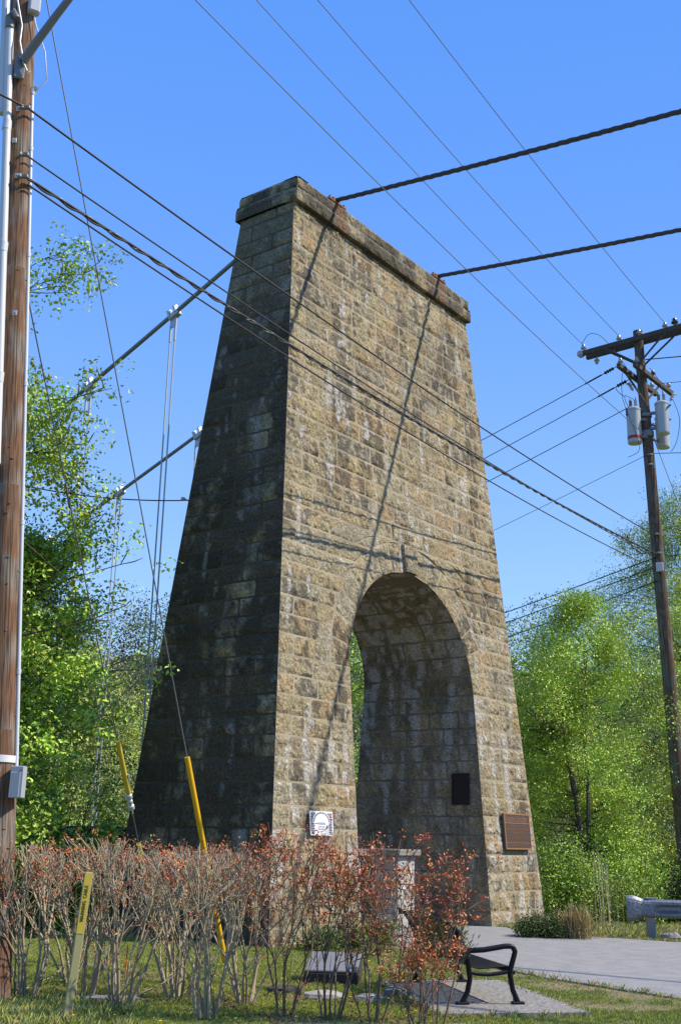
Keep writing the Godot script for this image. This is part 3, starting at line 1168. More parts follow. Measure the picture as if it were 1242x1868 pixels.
func make_ground():
	var w2 := func(u: float, n: float) -> Vector2:
		var q := TL(u, 0, n)
		return Vector2(q.x, q.z)
	road_poly = PackedVector2Array([w2.call(2.3, -3.9), w2.call(2.3, 0.25), Vector2(1.25, -18.6), Vector2(1.75, -17.2), Vector2(2.15, -16.2), Vector2(2.68, -14.95), Vector2(3.82, -13.26), Vector2(5.6, -11.0), Vector2(8.5, -8.2), Vector2(13.0, -4.5), Vector2(24.0, -6.5), Vector2(16.0, -13.0), Vector2(10.0, -18.0), Vector2(6.1, -20.75), Vector2(4.9, -21.5), Vector2(3.6, -21.9), w2.call(6.9, 0.3), w2.call(6.9, -3.9)])
	# ground sheet, finer near the camera
	var xs := []
	var v := -200.0
	while v <= 200.0:
		xs.append(v)
		v += 0.5 if absf(v) < 9.9 else (2.0 if absf(v) < 30.0 else 10.0)
	var zs := []
	v = -230.0
	while v <= 120.0:
		zs.append(v)
		v += 0.5 if (v > -26.0 and v < -8.0) else (2.0 if absf(v + 15.0) < 40.0 else 10.0)
	var st := mb()
	var P := func(x: float, z: float) -> Vector3: return Vector3(x, ground_y(x, z), z)
	var C := func(x: float, z: float) -> Color:
		var g := Color(0.17, 0.19, 0.045)
		var l := n_mid.get_noise_2d(x * 0.35, z * 0.35)
		var f := n_mid.get_noise_2d(x * 1.4 + 20.0, z * 1.4)
		var c := g.lerp(Color(0.38, 0.305, 0.165), clampf(sstep(-0.05, 0.3, l + 0.5 * f + dry(x, z)), 0, 1) * 0.8)
		if Vector2(x, z + 12.0).length() > 45.0: c = Color(0.05, 0.06, 0.025)
		return c
	for j in zs.size() - 1:
		for i in xs.size() - 1:
			for q in [[0, 0], [1, 0], [1, 1], [0, 0], [1, 1], [0, 1]]:
				var x: float = xs[i + q[0]]
				var z: float = zs[j + q[1]]
				var e := 1.0
				st.set_color(C.call(x, z))
				var n := Vector3(ground_y(x - e, z) - ground_y(x + e, z), 2 * e, ground_y(x, z - e) - ground_y(x, z + e)).normalized()
				st.set_normal(n)
				st.add_vertex(P.call(x, z))
	tag(obj("ground", st, M.ground), "", "", "", "structure")
	# road: one sheet with a broken, slightly thick edge
	var ed := PackedVector2Array()
	for i in road_poly.size():
		var a := road_poly[i]
		var b := road_poly[(i + 1) % road_poly.size()]
		var cnt := maxi(1, int(a.distance_to(b) / 0.18))
		for k in cnt:
			var q := a.lerp(b, float(k) / cnt)
			var nn := (b - a).orthogonal().normalized()
			ed.append(q + nn * 0.045 * n_mid.get_noise_2d(q.x * 2.0, q.y * 2.0))
	var rs := mb()
	var ix := Geometry2D.triangulate_polygon(ed)
	for k in range(0, ix.size(), 3):
		var tr := [ed[ix[k]], ed[ix[k + 1]], ed[ix[k + 2]]]
		var cr: float = (tr[1] - tr[0]).cross(tr[2] - tr[0])
		if cr < 0: tr = [tr[0], tr[2], tr[1]]
		for q in tr:
			rs.set_normal(Vector3.UP)
			rs.add_vertex(Vector3(q.x, 0.022, q.y))
	for i in ed.size():
		var a := ed[i]
		var b := ed[(i + 1) % ed.size()]
		quad(rs, Vector3(a.x, 0.022, a.y), Vector3(b.x, 0.022, b.y), Vector3(b.x, -0.05, b.y), Vector3(a.x, -0.05, a.y))
	tag(obj("asphalt_road", rs, M.asphalt), "", "", "", "structure")

func dry(x: float, z: float) -> float:   # how parched the turf is: along the road edge and to the right
	var d := 1e9
	var q := Vector2(x, z)
	for i in road_poly.size():
		var c := Geometry2D.get_closest_point_to_segment(q, road_poly[i], road_poly[(i + 1) % road_poly.size()])
		d = minf(d, c.distance_to(q))
	return 0.55 * sstep(0.7, 0.05, d) + 0.22 * sstep(0.5, 2.5, x) - 0.16

func make_grass():
	var r := RandomNumberGenerator.new()
	r.seed = 77
	var st := mb()
	for i in 7:
		var a := r.randf() * TAU
		var o := Vector3(r.randfn(), 0, r.randfn()) * 0.018
		var d := Vector3(cos(a), 0, sin(a))
		var L := r.randf_range(0.6, 1.1)
		var w := Vector3(-d.z, 0, d.x) * 0.05
		var m := o + d * 0.18 * L + Vector3(0, 0.6 * L, 0)
		var e := o + d * r.randf_range(0.35, 0.6) * L + Vector3(0, 0.95 * L, 0)
		tri(st, o - w, o + w, m)
		tri(st, o + w, e, m)
	var blade := st.commit()
	var xf := []
	var cols := []
	var put := func(x: float, z: float, s: float, c: Color):
		xf.append(Transform3D(Basis(Vector3.UP, r.randf() * TAU).scaled(Vector3(s, s * r.randf_range(0.7, 1.3), s)), Vector3(x, ground_y(x, z) - 0.004, z)))
		cols.append(c)
	var green := Color(0.30, 0.36, 0.055)
	var straw := Color(0.55, 0.45, 0.25)
	# the lawn in view
	for i in 240000:
		var z := -r.randf_range(9.6, 20.5)
		var x := r.randf_range(-0.36, 0.36) * -z
		if i >= 150000:      # the lawn round about, thinner
			z = -r.randf_range(2.0, 20.5)
			x = r.randf_range(-8.0, 9.0)
		elif x < -4.6: continue
		if in_road(x, z): continue
		if absf(x - 1.45) < 0.9 and z > -14.35 and z < -11.7 and in_slab(x, z): continue
		var l := n_mid.get_noise_2d(x * 0.35, z * 0.35) + 0.5 * n_mid.get_noise_2d(x * 1.4 + 20.0, z * 1.4) + dry(x, z)
		var p := sstep(-0.05, 0.35, l)
		if r.randf() < p * 0.6: continue
		var c := leaf_col(r, green.lerp(straw, clampf(p * 0.8 + r.randfn() * 0.2, 0, 1)), 0.25)
		put.call(x, z, r.randf_range(0.022, 0.045) * (1.0 - 0.35 * p), c)
	# grass creeping over the edges of the pad and the road
	for ring in [slab_poly, road_poly]:
		for i in ring.size():
			var a: Vector2 = ring[i]
			var b: Vector2 = ring[(i + 1) % ring.size()]
			if a.y < -22.5 and b.y < -22.5: continue
			for k in int(a.distance_to(b) * (70 if ring == slab_poly else 40)):
				var q := a.lerp(b, r.randf()) + Vector2(r.randfn(), r.randfn()) * 0.03
				if q.y < -19.5 and q.x < 2.6 and q.x > 0.2: continue
				put.call(q.x, q.y, r.randf_range(0.04, 0.085), leaf_col(r, green.lerp(straw, clampf(0.35 + r.randfn() * 0.3, 0, 1)), 0.25))
	# verge by the guard rail and round the tower
	for i in 26000:
		var x := r.randf_range(2.6, 12.0)
		var z := -r.randf_range(17.0, 27.0)
		if in_road(x, z): continue
		if Vector2(x, z).distance_to(Vector2(2.0, -21.0)) < 1.2: continue
		var dz := r.randf()
		put.call(x, z, r.randf_range(0.05, 0.12) if z < -21.8 else r.randf_range(0.04, 0.07), leaf_col(r, green.lerp(straw, clampf(0.3 + r.randfn() * 0.3, 0, 1)), 0.25))
	# rough tufts by the left pole
	for i in 2600:
		var x := -3.0 + r.randfn() * 0.5
		var z := -11.2 + r.randfn() * 0.45
		put.call(x, z, r.randf_range(0.05, 0.11), leaf_col(r, Color(0.24, 0.30, 0.045).lerp(straw, r.randf() * 0.4), 0.25))
	tag(multi("grass", blade, M.grass, xf, cols), "spring lawn with straw patches beside the path", "grass", "", "stuff")
	# leaf litter under the shrubs
	var ls := mb()
	tri(ls, Vector3(-0.5, 0, 0), Vector3(0, 0.12, 0.3), Vector3(0.5, 0.02, 0))
	tri(ls, Vector3(-0.5, 0, 0), Vector3(0.5, 0.02, 0), Vector3(0, 0.10, -0.3))
	xf = []
	cols = []
	for i in 2600:
		var z := -12.1 + r.randfn() * 0.75
		var x := r.randf_range(-3.2, 1.2)
		if in_slab(x, z) or n_mid.get_noise_2d(x * 0.6, z * 0.6) < 0.02: continue
		xf.append(Transform3D(Basis.from_euler(Vector3(r.randfn() * 0.35, r.randf() * TAU, r.randfn() * 0.35)).scaled(Vector3.ONE * r.randf_range(0.03, 0.06)), Vector3(x, r.randf_range(0.012, 0.03), z)))
		cols.append(leaf_col(r, Color(0.22, 0.13, 0.07), 0.3))
	tag(multi("leaf_litter", ls.commit(), vmat(0.9), xf, cols), "brown dead leaves lying under the bare shrubs", "leaves", "", "stuff")
	# dandelions
	var fs := mb()
	for k in 8:
		var a := TAU * k / 8
		var b := TAU * (k + 1) / 8
		tri(fs, Vector3(0, 1.06, 0), Vector3(cos(a) * 0.28, 1, sin(a) * 0.28), Vector3(cos(b) * 0.28, 1, sin(b) * 0.28))
	xf = []
	cols = []
	for i in 60:
		var z := -r.randf_range(10.3, 16.5)
		var x := r.randf_range(-0.28, 0.12) * -z
		if in_road(x, z): continue
		xf.append(Transform3D(Basis(Vector3.UP, r.randf() * TAU).scaled(Vector3.ONE * r.randf_range(0.05, 0.075)), Vector3(x, 0.01, z)))
		cols.append(Color(0.75, 0.50, 0.02))
	tag(multi("dandelions", fs.commit(), vmat(0.6), xf, cols), "yellow dandelion heads scattered in the lawn", "flowers", "", "stuff")

func in_slab(x: float, z: float) -> bool:
	return Geometry2D.is_point_in_polygon(Vector2(x, z), slab_poly)
var slab_poly := PackedVector2Array([Vector2(2.51, -11.81), Vector2(2.03, -14.35), Vector2(0.55, -14.05), Vector2(1.02, -11.5)])

# ---------------------------------------------------------------- bridge
func cable_near(n: float, u: float) -> Vector3:
	var d := -(n + 2.4)
	var s := 0.445 if u < 4.0 else 0.425
	return TL(u, 14.48 - s * d + 0.0026 * d * d, n)

func make_cables():
	for k in 2:
		var u := 2.58 if k == 0 else 6.58
		var side := "nearer" if k == 0 else "farther"
		# saddle: plates and a rusty shoe on top of the cap
		var s := thing("cable_saddle", "rusty saddle plate on the tower cap under the %s cable" % ("left" if k == 0 else "right"), "saddle", TL(u, TOP + 0.57, -1.13), YAW, "cable saddles on the cap")
		var st := mb()
		bx(st, at(Vector3(0, 0.03, 0.0)), Vector3(0.58, 0.05, 0.26), 0.008)
		obj("plate", st, M.rust, s)
		st = mb()
		bx(st, at(Vector3(0, 0.10, -0.25)), Vector3(0.24, 0.10, 0.7), 0.02)
		obj("shoe", st, M.rust, s)
		for x in [-0.24, 0.24]:
			st = mb()
			lathe(st, at(Vector3(x, 0.055, 0.1)), [Vector2(0, 0.05), Vector2(0.022, 0.05), Vector2(0.022, 0)], 6)
			obj("bolt", st, M.rust, s)
		# backstay: slack twisted cable to the front
		var a := TL(u, TOP + 0.70, -1.2)
		var b := TL(u, TOP + 0.70 - 2.1, 23.0)
		st = mb()
		var pts := sag_line(a, b, 0.25, 60)
		tube(st, pts, const_arr(0.044, pts.size()), 8)
		for ph in 3:    # strands lie proud, so the outline and the shadow are ropy
			var sp := []
			var dirv := (b - a).normalized()
			var px := dirv.cross(Vector3.UP).normalized()
			var py := px.cross(dirv)
			var L := a.distance_to(b)
			var nn := int(L / 0.07)
			for i in nn + 1:
				var t := float(i) / nn
				var ang := t * L / 0.62 * TAU + ph * TAU / 3.0
				sp.append(a.lerp(b, t) - Vector3(0, 4.0 * 0.25 * t * (1.0 - t), 0) + (px * cos(ang) + py * sin(ang)) * 0.029)
			tube(st, sp, const_arr(0.023, sp.size()), 5)
		tag(obj("backstay_cable", st, M.cable), "thick dark twisted cable from the %s saddle over the road" % ("left" if k == 0 else "right"), "cable", "backstay cables")
		# main cable, falling away behind
		st = mb()
		pts = []
		for i in 50:
			pts.append(cable_near(-1.6 - 38.0 * i / 49.0, u))
		pts[0].y = TL(u, TOP + 0.66, -1.2).y
		tube(st, pts, const_arr(0.05, pts.size()), 8)
		tag(obj("main_cable", st, M.silvercable), "grey suspension cable sloping down behind the tower, %s of the two" % ("upper" if k == 0 else "lower"), "cable", "main suspension cables")
		# hangers
		var n0 := -5.63 if k == 0 else -5.65
		var words := ["nearest the tower", "second from the tower", "third from the tower", "fourth from the tower", "fifth from the tower", "sixth from the tower", "seventh from the tower"]
		for i in 7:
			var n := n0 - 2.72 * i - (0.2 * i if k == 1 else 0.0)
			var p := cable_near(n, u)
			var h := thing("bridge_hanger", "white paired hanger rods on the %s cable, %s" % ["upper" if k == 0 else "lower", words[i]], "hanger", p, YAW, "hangers of the suspension bridge")
			st = mb()
			var tilt := Transform3D(Basis(Vector3(1, 0, 0), -0.42), Vector3.ZERO)
			for z in [-0.10, 0.10]:
				bx(st, tilt * at(Vector3(0, 0.03, z)), Vector3(0.20, 0.20, 0.06), 0.012)
				bx(st, tilt * at(Vector3(0, 0.14, z)), Vector3(0.09, 0.08, 0.08), 0.01)
			bx(st, tilt * at(Vector3(0, -0.07, 0)), Vector3(0.16, 0.10, 0.30), 0.015)
			bx(st, at(Vector3(0, -0.22, 0)), Vector3(0.035, 0.26, 0.2), 0.008)
			obj("cable_clamp", st, M.galv, h)
			for z in [-0.075, 0.075]:
				st = mb()
				rod(st, Vector3(0, -0.25, z), Vector3(0, -p.y + 1.0, z), 0.017, 6)
				var hr := obj("hanger_rod", st, M.galv, h)
				st = mb()
				rod(st, Vector3(0, -0.28, z), Vector3(0, -0.7, z), 0.028, 6)
				rod(st, Vector3(0, -p.y + 2.1, z), Vector3(0, -p.y + 1.65, z), 0.03, 6)
				obj("rod_sleeve", st, M.galv, hr)
	# deck and its dark stiffening rails
	var br := thing("footbridge_deck", "dark steel footbridge deck and railings running back from the tower", "bridge", T0, YAW)
	var st := mb()
	bx(st, at(Vector3(AC, -0.06, -22.6)), Vector3(4.3, 0.12, 38.0))
	obj("deck_floor", st, M.deck_floor, br)
	for u in [2.42, 6.8]:
		st = mb()
		bx(st, at(Vector3(u, 1.61, -22.7)), Vector3(0.10, 0.30, 38.0), 0.02)
		obj("top_rail", st, M.deck, br)
		st = mb()
		bx(st, at(Vector3(u, 0.55, -22.7)), Vector3(0.06, 0.12, 38.0), 0.01)
		obj("lower_rail", st, M.deck, br)
		st = mb()
		bx(st, at(Vector3(u, -0.18, -22.7)), Vector3(0.2, 0.4, 38.0), 0.01)
		obj("edge_girder", st, M.deck, br)
		for i in 14:
			st = mb()
			bx(st, at(Vector3(u - 0.06 * signf(AC - u), 0.7, -4.2 - i * 2.75)), Vector3(0.09, 1.56, 0.09), 0.008)
			obj("rail_post", st, M.deck, br)
	for i in 14:
		st = mb()
		bx(st, at(Vector3(AC, -0.25, -4.2 - i * 2.75)), Vector3(4.7, 0.26, 0.14))
		obj("floor_beam", st, M.deck, br)

func make_pillars():
	# square ashlar pillars with thick capstones, closing the archway to vehicles
	var spots := [[5.22, "pale stone pillar with slab cap standing mid archway"], [3.40, "stone pillar with slab cap tucked behind the arch's left pier"]]
	for sp in spots:
		var t := thing("stone_pillar", sp[1], "pillar", TL(sp[0], 0.01, -1.27), YAW, "pillars closing the archway")
		var w := 0.60
		var core := mb()
		bx(core, at(Vector3(0, 0.655, 0)), Vector3(w - 0.02, 1.31, w - 0.02))
		var cm := obj("mortar_core", core, mat(Color(0.30, 0.29, 0.27), 0.95), t)
		for c in 5:
			var y0 := c * 0.262
			for f in 4:
				var b := Basis(Vector3.UP, f * PI / 2)
				var cut := 0.5 + (0.14 if (c + f) % 2 == 0 else -0.14)
				for g in [[0.0, cut], [cut, 1.0]]:
					var P := func(s: float, tt: float) -> Vector3: return b * Vector3(lerpf(-w / 2, w / 2, lerpf(g[0], g[1], s)), y0 + 0.262 * tt, w / 2)
					var st := rock_plain(P, b * Vector3(0, 0, 1), (g[1] - g[0]) * w, 0.262, 0.008, Color(0.62, 0.60, 0.55) * rng.randf_range(0.8, 1.12))
					obj("ashlar_block", st, M.pillar, t)
		var cap := mb()
		bx(cap, at(Vector3(0, 1.31 + 0.062, 0)), Vector3(0.80, 0.125, 0.80), 0.02)
		obj("cap_slab", cap, M.concrete, t)

func rock_plain(P: Callable, nrm: Vector3, w: float, h: float, jn: float, col: Color) -> SurfaceTool:
	var st := mb()
	var nx := 5
	var ny := 4
	var g := []
	var off := rng.randf() * 60.0
	for j in ny + 1:
		var row := []
		for i in nx + 1:
			var p: Vector3 = P.call(lerpf(jn / w, 1.0 - jn / w, float(i) / nx), lerpf(jn / h, 1.0 - jn / h, float(j) / ny))
			var e := 0.0 if i == 0 or j == 0 or i == nx or j == ny else 1.0
			row.append(p + nrm * (0.002 + e * (0.012 + 0.014 * n_fine.get_noise_3d(p.x * 0.5 + off, p.y * 0.5, p.z * 0.5))))
		g.append(row)
	for j in ny:
		for i in nx:
			for q in [[0, 0], [1, 1], [0, 1], [0, 0], [1, 0], [1, 1]]:
				pass
			var a: Vector3 = g[j][i]
			var b: Vector3 = g[j][i + 1]
			var c: Vector3 = g[j + 1][i + 1]
			var d: Vector3 = g[j + 1][i]
			var n := (c - a).cross(b - a).normalized()
			var vs := [a, b, c, a, c, d]
			if n.dot(nrm) < 0:
				vs = [a, c, b, a, d, c]
				n = -n
			for v in vs:
				st.set_color(col * (1.0 + 0.3 * n_fine.get_noise_3d(v.x, v.y, v.z)))
				st.set_normal(n)
				st.add_vertex(v)
	return st

# ---------------------------------------------------------------- signs
func sign_frame(u: float, y: float, proud: float) -> Transform3D:
	var b := Basis(Vector3.UP, YAW) * Basis(Vector3(1, 0, 0), -atan(BF))
	return Transform3D(b, TL(u, y, -BF * y + proud))

func rounded(w: float, h: float, r: float) -> PackedVector2Array:
	var p := PackedVector2Array()
	for c in [[1, 1, 0.0], [-1, 1, 0.25], [-1, -1, 0.5], [1, -1, 0.75]]:
		for k in 5:
			var a: float = (c[2] + 0.25 * k / 4.0) * TAU
			p.append(Vector2(c[0] * (w / 2 - r) + cos(a) * r, c[1] * (h / 2 - r) + sin(a) * r))
	return p

func slab2d(st: SurfaceTool, poly: PackedVector2Array, z0: float, z1: float):
	var ix := Geometry2D.triangulate_polygon(poly)
	for k in range(0, ix.size(), 3):
		var a := poly[ix[k]]
		var b := poly[ix[k + 1]]
		var c := poly[ix[k + 2]]
		if (b - a).cross(c - a) > 0:
			var t := b
			b = c
			c = t
		tri(st, Vector3(a.x, a.y, z1), Vector3(b.x, b.y, z1), Vector3(c.x, c.y, z1))
		tri(st, Vector3(a.x, a.y, z0), Vector3(c.x, c.y, z0), Vector3(b.x, b.y, z0))
	var ccw := 0.0
	for i in poly.size(): ccw += poly[i].cross(poly[(i + 1) % poly.size()])
	for i in poly.size():
		var a := poly[i]
		var b := poly[(i + 1) % poly.size()]
		if ccw < 0:
			var t := a
			a = b
			b = t
		quad(st, Vector3(a.x, a.y, z1), Vector3(b.x, b.y, z1), Vector3(b.x, b.y, z0), Vector3(a.x, a.y, z0))

func make_signs():
	var w := 0.62
	var h := 0.385
	var s := thing("warning_sign", "white warning sign with a navy brick arch border on the left pier", "sign")
	s.transform = sign_frame(1.335, 1.85, 0.062)
	var st := mb()
	slab2d(st, rounded(w, h, 0.03), 0.0, 0.012)
	var board := obj("board", st, M.white_paint, s)
	st = mb()
	for x in [-0.2, 0.2]: bx(st, at(Vector3(x, 0, -0.032)), Vector3(0.04, 0.25, 0.06))
	obj("mounting_bracket", st, M.galv_dark, s)
	# the printed border: bricks up both sides and an arch ring
	st = mb()
	var z := 0.0145
	for r in 13:
		var y := -0.165 + r * 0.0265
		for sd in [-1.0, 1.0]:
			var xin := 0.185
			if y > 0.02: xin = maxf(0.185 - (0.185 - sqrt(maxf(0.0, 0.185 * 0.185 * (1.0 - pow((y - 0.02) / 0.15, 2.0))))) * 0.75, 0.07) + 0.045
			var x1 := 0.285
			var wd := x1 - xin
			var n := maxi(1, int(wd / 0.055))
			for k in n:
				var cx := xin + wd * (k + 0.5) / n
				bx(st, at(Vector3(sd * (cx + (0.004 if r % 2 == 0 else -0.004)), y, z)), Vector3(wd / n - 0.013, 0.0165, 0.002))
	for k in 15:
		var a := PI * (k + 0.5) / 15.0
		var c := Vector3(cos(a) * 0.205, 0.02 + sin(a) * 0.148, z + 0.0025)
		bx(st, Transform3D(Basis(Vector3(0, 0, 1), a), c), Vector3(0.024, 0.019, 0.002))
	obj("brick_arch_print", st, M.navy, board)
	text("WARNING", 0.048, "Droid Sans", M.ink, board, Vector3(0, -0.005, z))
	text("DO NOT CLIMB", 0.024, "Droid Sans", M.ink, board, Vector3(0, -0.055, z))
	text("ON THE BRIDGE OR", 0.024, "Droid Sans", M.ink, board, Vector3(0, -0.092, z))
	text("TOWERS", 0.024, "Droid Sans", M.ink, board, Vector3(0, -0.128, z))
	# brown history plaque
	w = 1.12
	h = 0.72
	s = thing("history_plaque", "brown and copper plaque headed Pauley Bridge on the right pier", "plaque")
	s.transform = sign_frame(8.07, 1.84, 0.075)
	st = mb()
	bx(st, at(Vector3(0, 0, -0.01)), Vector3(w, h, 0.05), 0.004)
	var plate := obj("plate", st, M.plaque, s)
	st = mb()
	for e in [[0, h / 2 - 0.012, w, 0.026], [0, -h / 2 + 0.012, w, 0.026]]: bx(st, at(Vector3(e[0], e[1], 0.018)), Vector3(e[2], e[3], 0.012))
	for sd in [-1, 1]: bx(st, at(Vector3(sd * (w / 2 - 0.014), 0, 0.018)), Vector3(0.028, h - 0.054, 0.012))
	obj("border", st, M.plaque_gold, plate)
	st = mb()
	for y in [0.165, -0.232]: bx(st, at(Vector3(0, y, 0.0175)), Vector3(w - 0.06, 0.016 if y > 0 else 0.01, 0.008))
	obj("rule", st, M.plaque_gold, plate)
	text("Pauley Bridge", 0.155, "Droid Serif", M.plaque_gold, plate, Vector3(-0.04, 0.245, 0.018), "lettering", 0.95)
	text("Designed 1935-1936", 0.062, "Droid Serif", M.plaque_gold, plate, Vector3(0, 0.105, 0.018), "lettering", 1.15)
	text("Constructed June 1936-1940", 0.062, "Droid Serif", M.plaque_gold, plate, Vector3(0, 0.037, 0.018), "lettering", 1.15)
	text("Sandstone 1940", 0.062, "Droid Serif", M.plaque_gold, plate, Vector3(0, -0.031, 0.018), "lettering", 1.1)
	text("City of Pikeville and the Works", 0.042, "Droid Serif", M.plaque_gold, plate, Vector3(0, -0.10, 0.018), "lettering", 1.2)
	text("Progress Administration of Kentucky", 0.042, "Droid Serif", M.plaque_gold, plate, Vector3(0, -0.155, 0.018), "lettering", 1.2)
	text("Restored by the City", 0.042, "Droid Serif", M.plaque_gold, plate, Vector3(0, -0.205, 0.018), "lettering", 1.2)
	text("National Register of Historic Places", 0.042, "Droid Serif", M.plaque_gold, plate, Vector3(0, -0.285, 0.018), "lettering", 1.1)
	# dark bronze tablet on the jamb
	s = thing("bronze_tablet", "dark bronze tablet on the shaded inner wall of the arch", "plaque", TL(AC + AW / 2 - 0.04, 2.655, -0.66), YAW - PI / 2)
	st = mb()
	bx(st, at(Vector3(0, 0, 0)), Vector3(0.42, 0.63, 0.035), 0.008)
	var tablet := obj("plate", st, M.bronze_dark, s)
	st = mb()
	for e in [[0, 0.295, 0.40, 0.018], [0, -0.295, 0.40, 0.018], [-0.192, 0, 0.018, 0.56], [0.192, 0, 0.018, 0.56]]: bx(st, at(Vector3(e[0], e[1], 0.02)), Vector3(e[2], e[3], 0.012))
	obj("border", st, M.bronze_dark, tablet)

# ---------------------------------------------------------------- poles
func pole_at(k: int, y: float) -> Vector3:
	if k == 0: return Vector3(-3.24 - 0.0725 * y, y, -11.75)
	return Vector3(9.134 - 0.031 * y, y, -30.48)

func far_at(y: float, off := Vector3.ZERO) -> Vector3:   # fittings of the far pole, laid out in sixths of a five-foot module
	return pole_at(1, 1.2 * y - 0.32) + off * 1.2

func pole_shaft(k: int, h: float, r0: float, r1: float, parent: Node, called: String):
	var st := mb()
	var n := 40
	var sides := 24
	for i in n:
		for s in sides:
			for q in [[0, 0], [0, 1], [1, 1], [0, 0], [1, 1], [1, 0]]:
				var f := float(i + q[0]) / n
				var a: float = TAU * (s + q[1]) / sides
				var y := lerpf(-0.3, h, f)
				var r := lerpf(r0, r1, f) * (1.0 + 0.015 * sin(a * 5.0 + y) + 0.02 * n_mid.get_noise_3d(cos(a), y * 0.3, sin(a)))
				st.set_normal(Vector3(cos(a), 0.0, sin(a)))
				st.set_uv(Vector2((s + q[1]) / float(sides), y / 2.6))
				st.add_vertex(pole_at(k, y) + Vector3(cos(a) * r, 0, sin(a) * r))
	var c := pole_at(k, h)
	for s in sides:
		var a := TAU * s / sides
		var b := TAU * (s + 1) / sides
		st.set_uv(Vector2(0, 0))
		tri(st, c + Vector3(0, 0.02, 0), c + Vector3(cos(a) * r1, 0, sin(a) * r1), c + Vector3(cos(b) * r1, 0, sin(b) * r1))
	return obj(called, st, M.pole if k == 0 else M.pole_far, parent)

const ARM := Vector3(0.764, 0, 0.645)

func insulator(st: SurfaceTool, p: Vector3, up: Vector3, s := 1.0):
	lathe(st, frame(p, up), [Vector2(0.0, 0.17 * s), Vector2(0.04 * s, 0.165 * s), Vector2(0.05 * s, 0.13 * s), Vector2(0.032 * s, 0.115 * s), Vector2(0.075 * s, 0.085 * s), Vector2(0.07 * s, 0.06 * s), Vector2(0.03 * s, 0.05 * s), Vector2(0.025 * s, -0.02 * s)], 12)

func beam(st: SurfaceTool, a: Vector3, b: Vector3, w: float, h: float, ch := 0.012):
	var z := (b - a).normalized()
	var x := Vector3.UP.cross(z)
	if x.length() < 0.05: x = Vector3(1, 0, 0)
	x = x.normalized()
	bx(st, Transform3D(Basis(x, z.cross(x), z), (a + b) * 0.5), Vector3(w, h, a.distance_to(b)), ch)

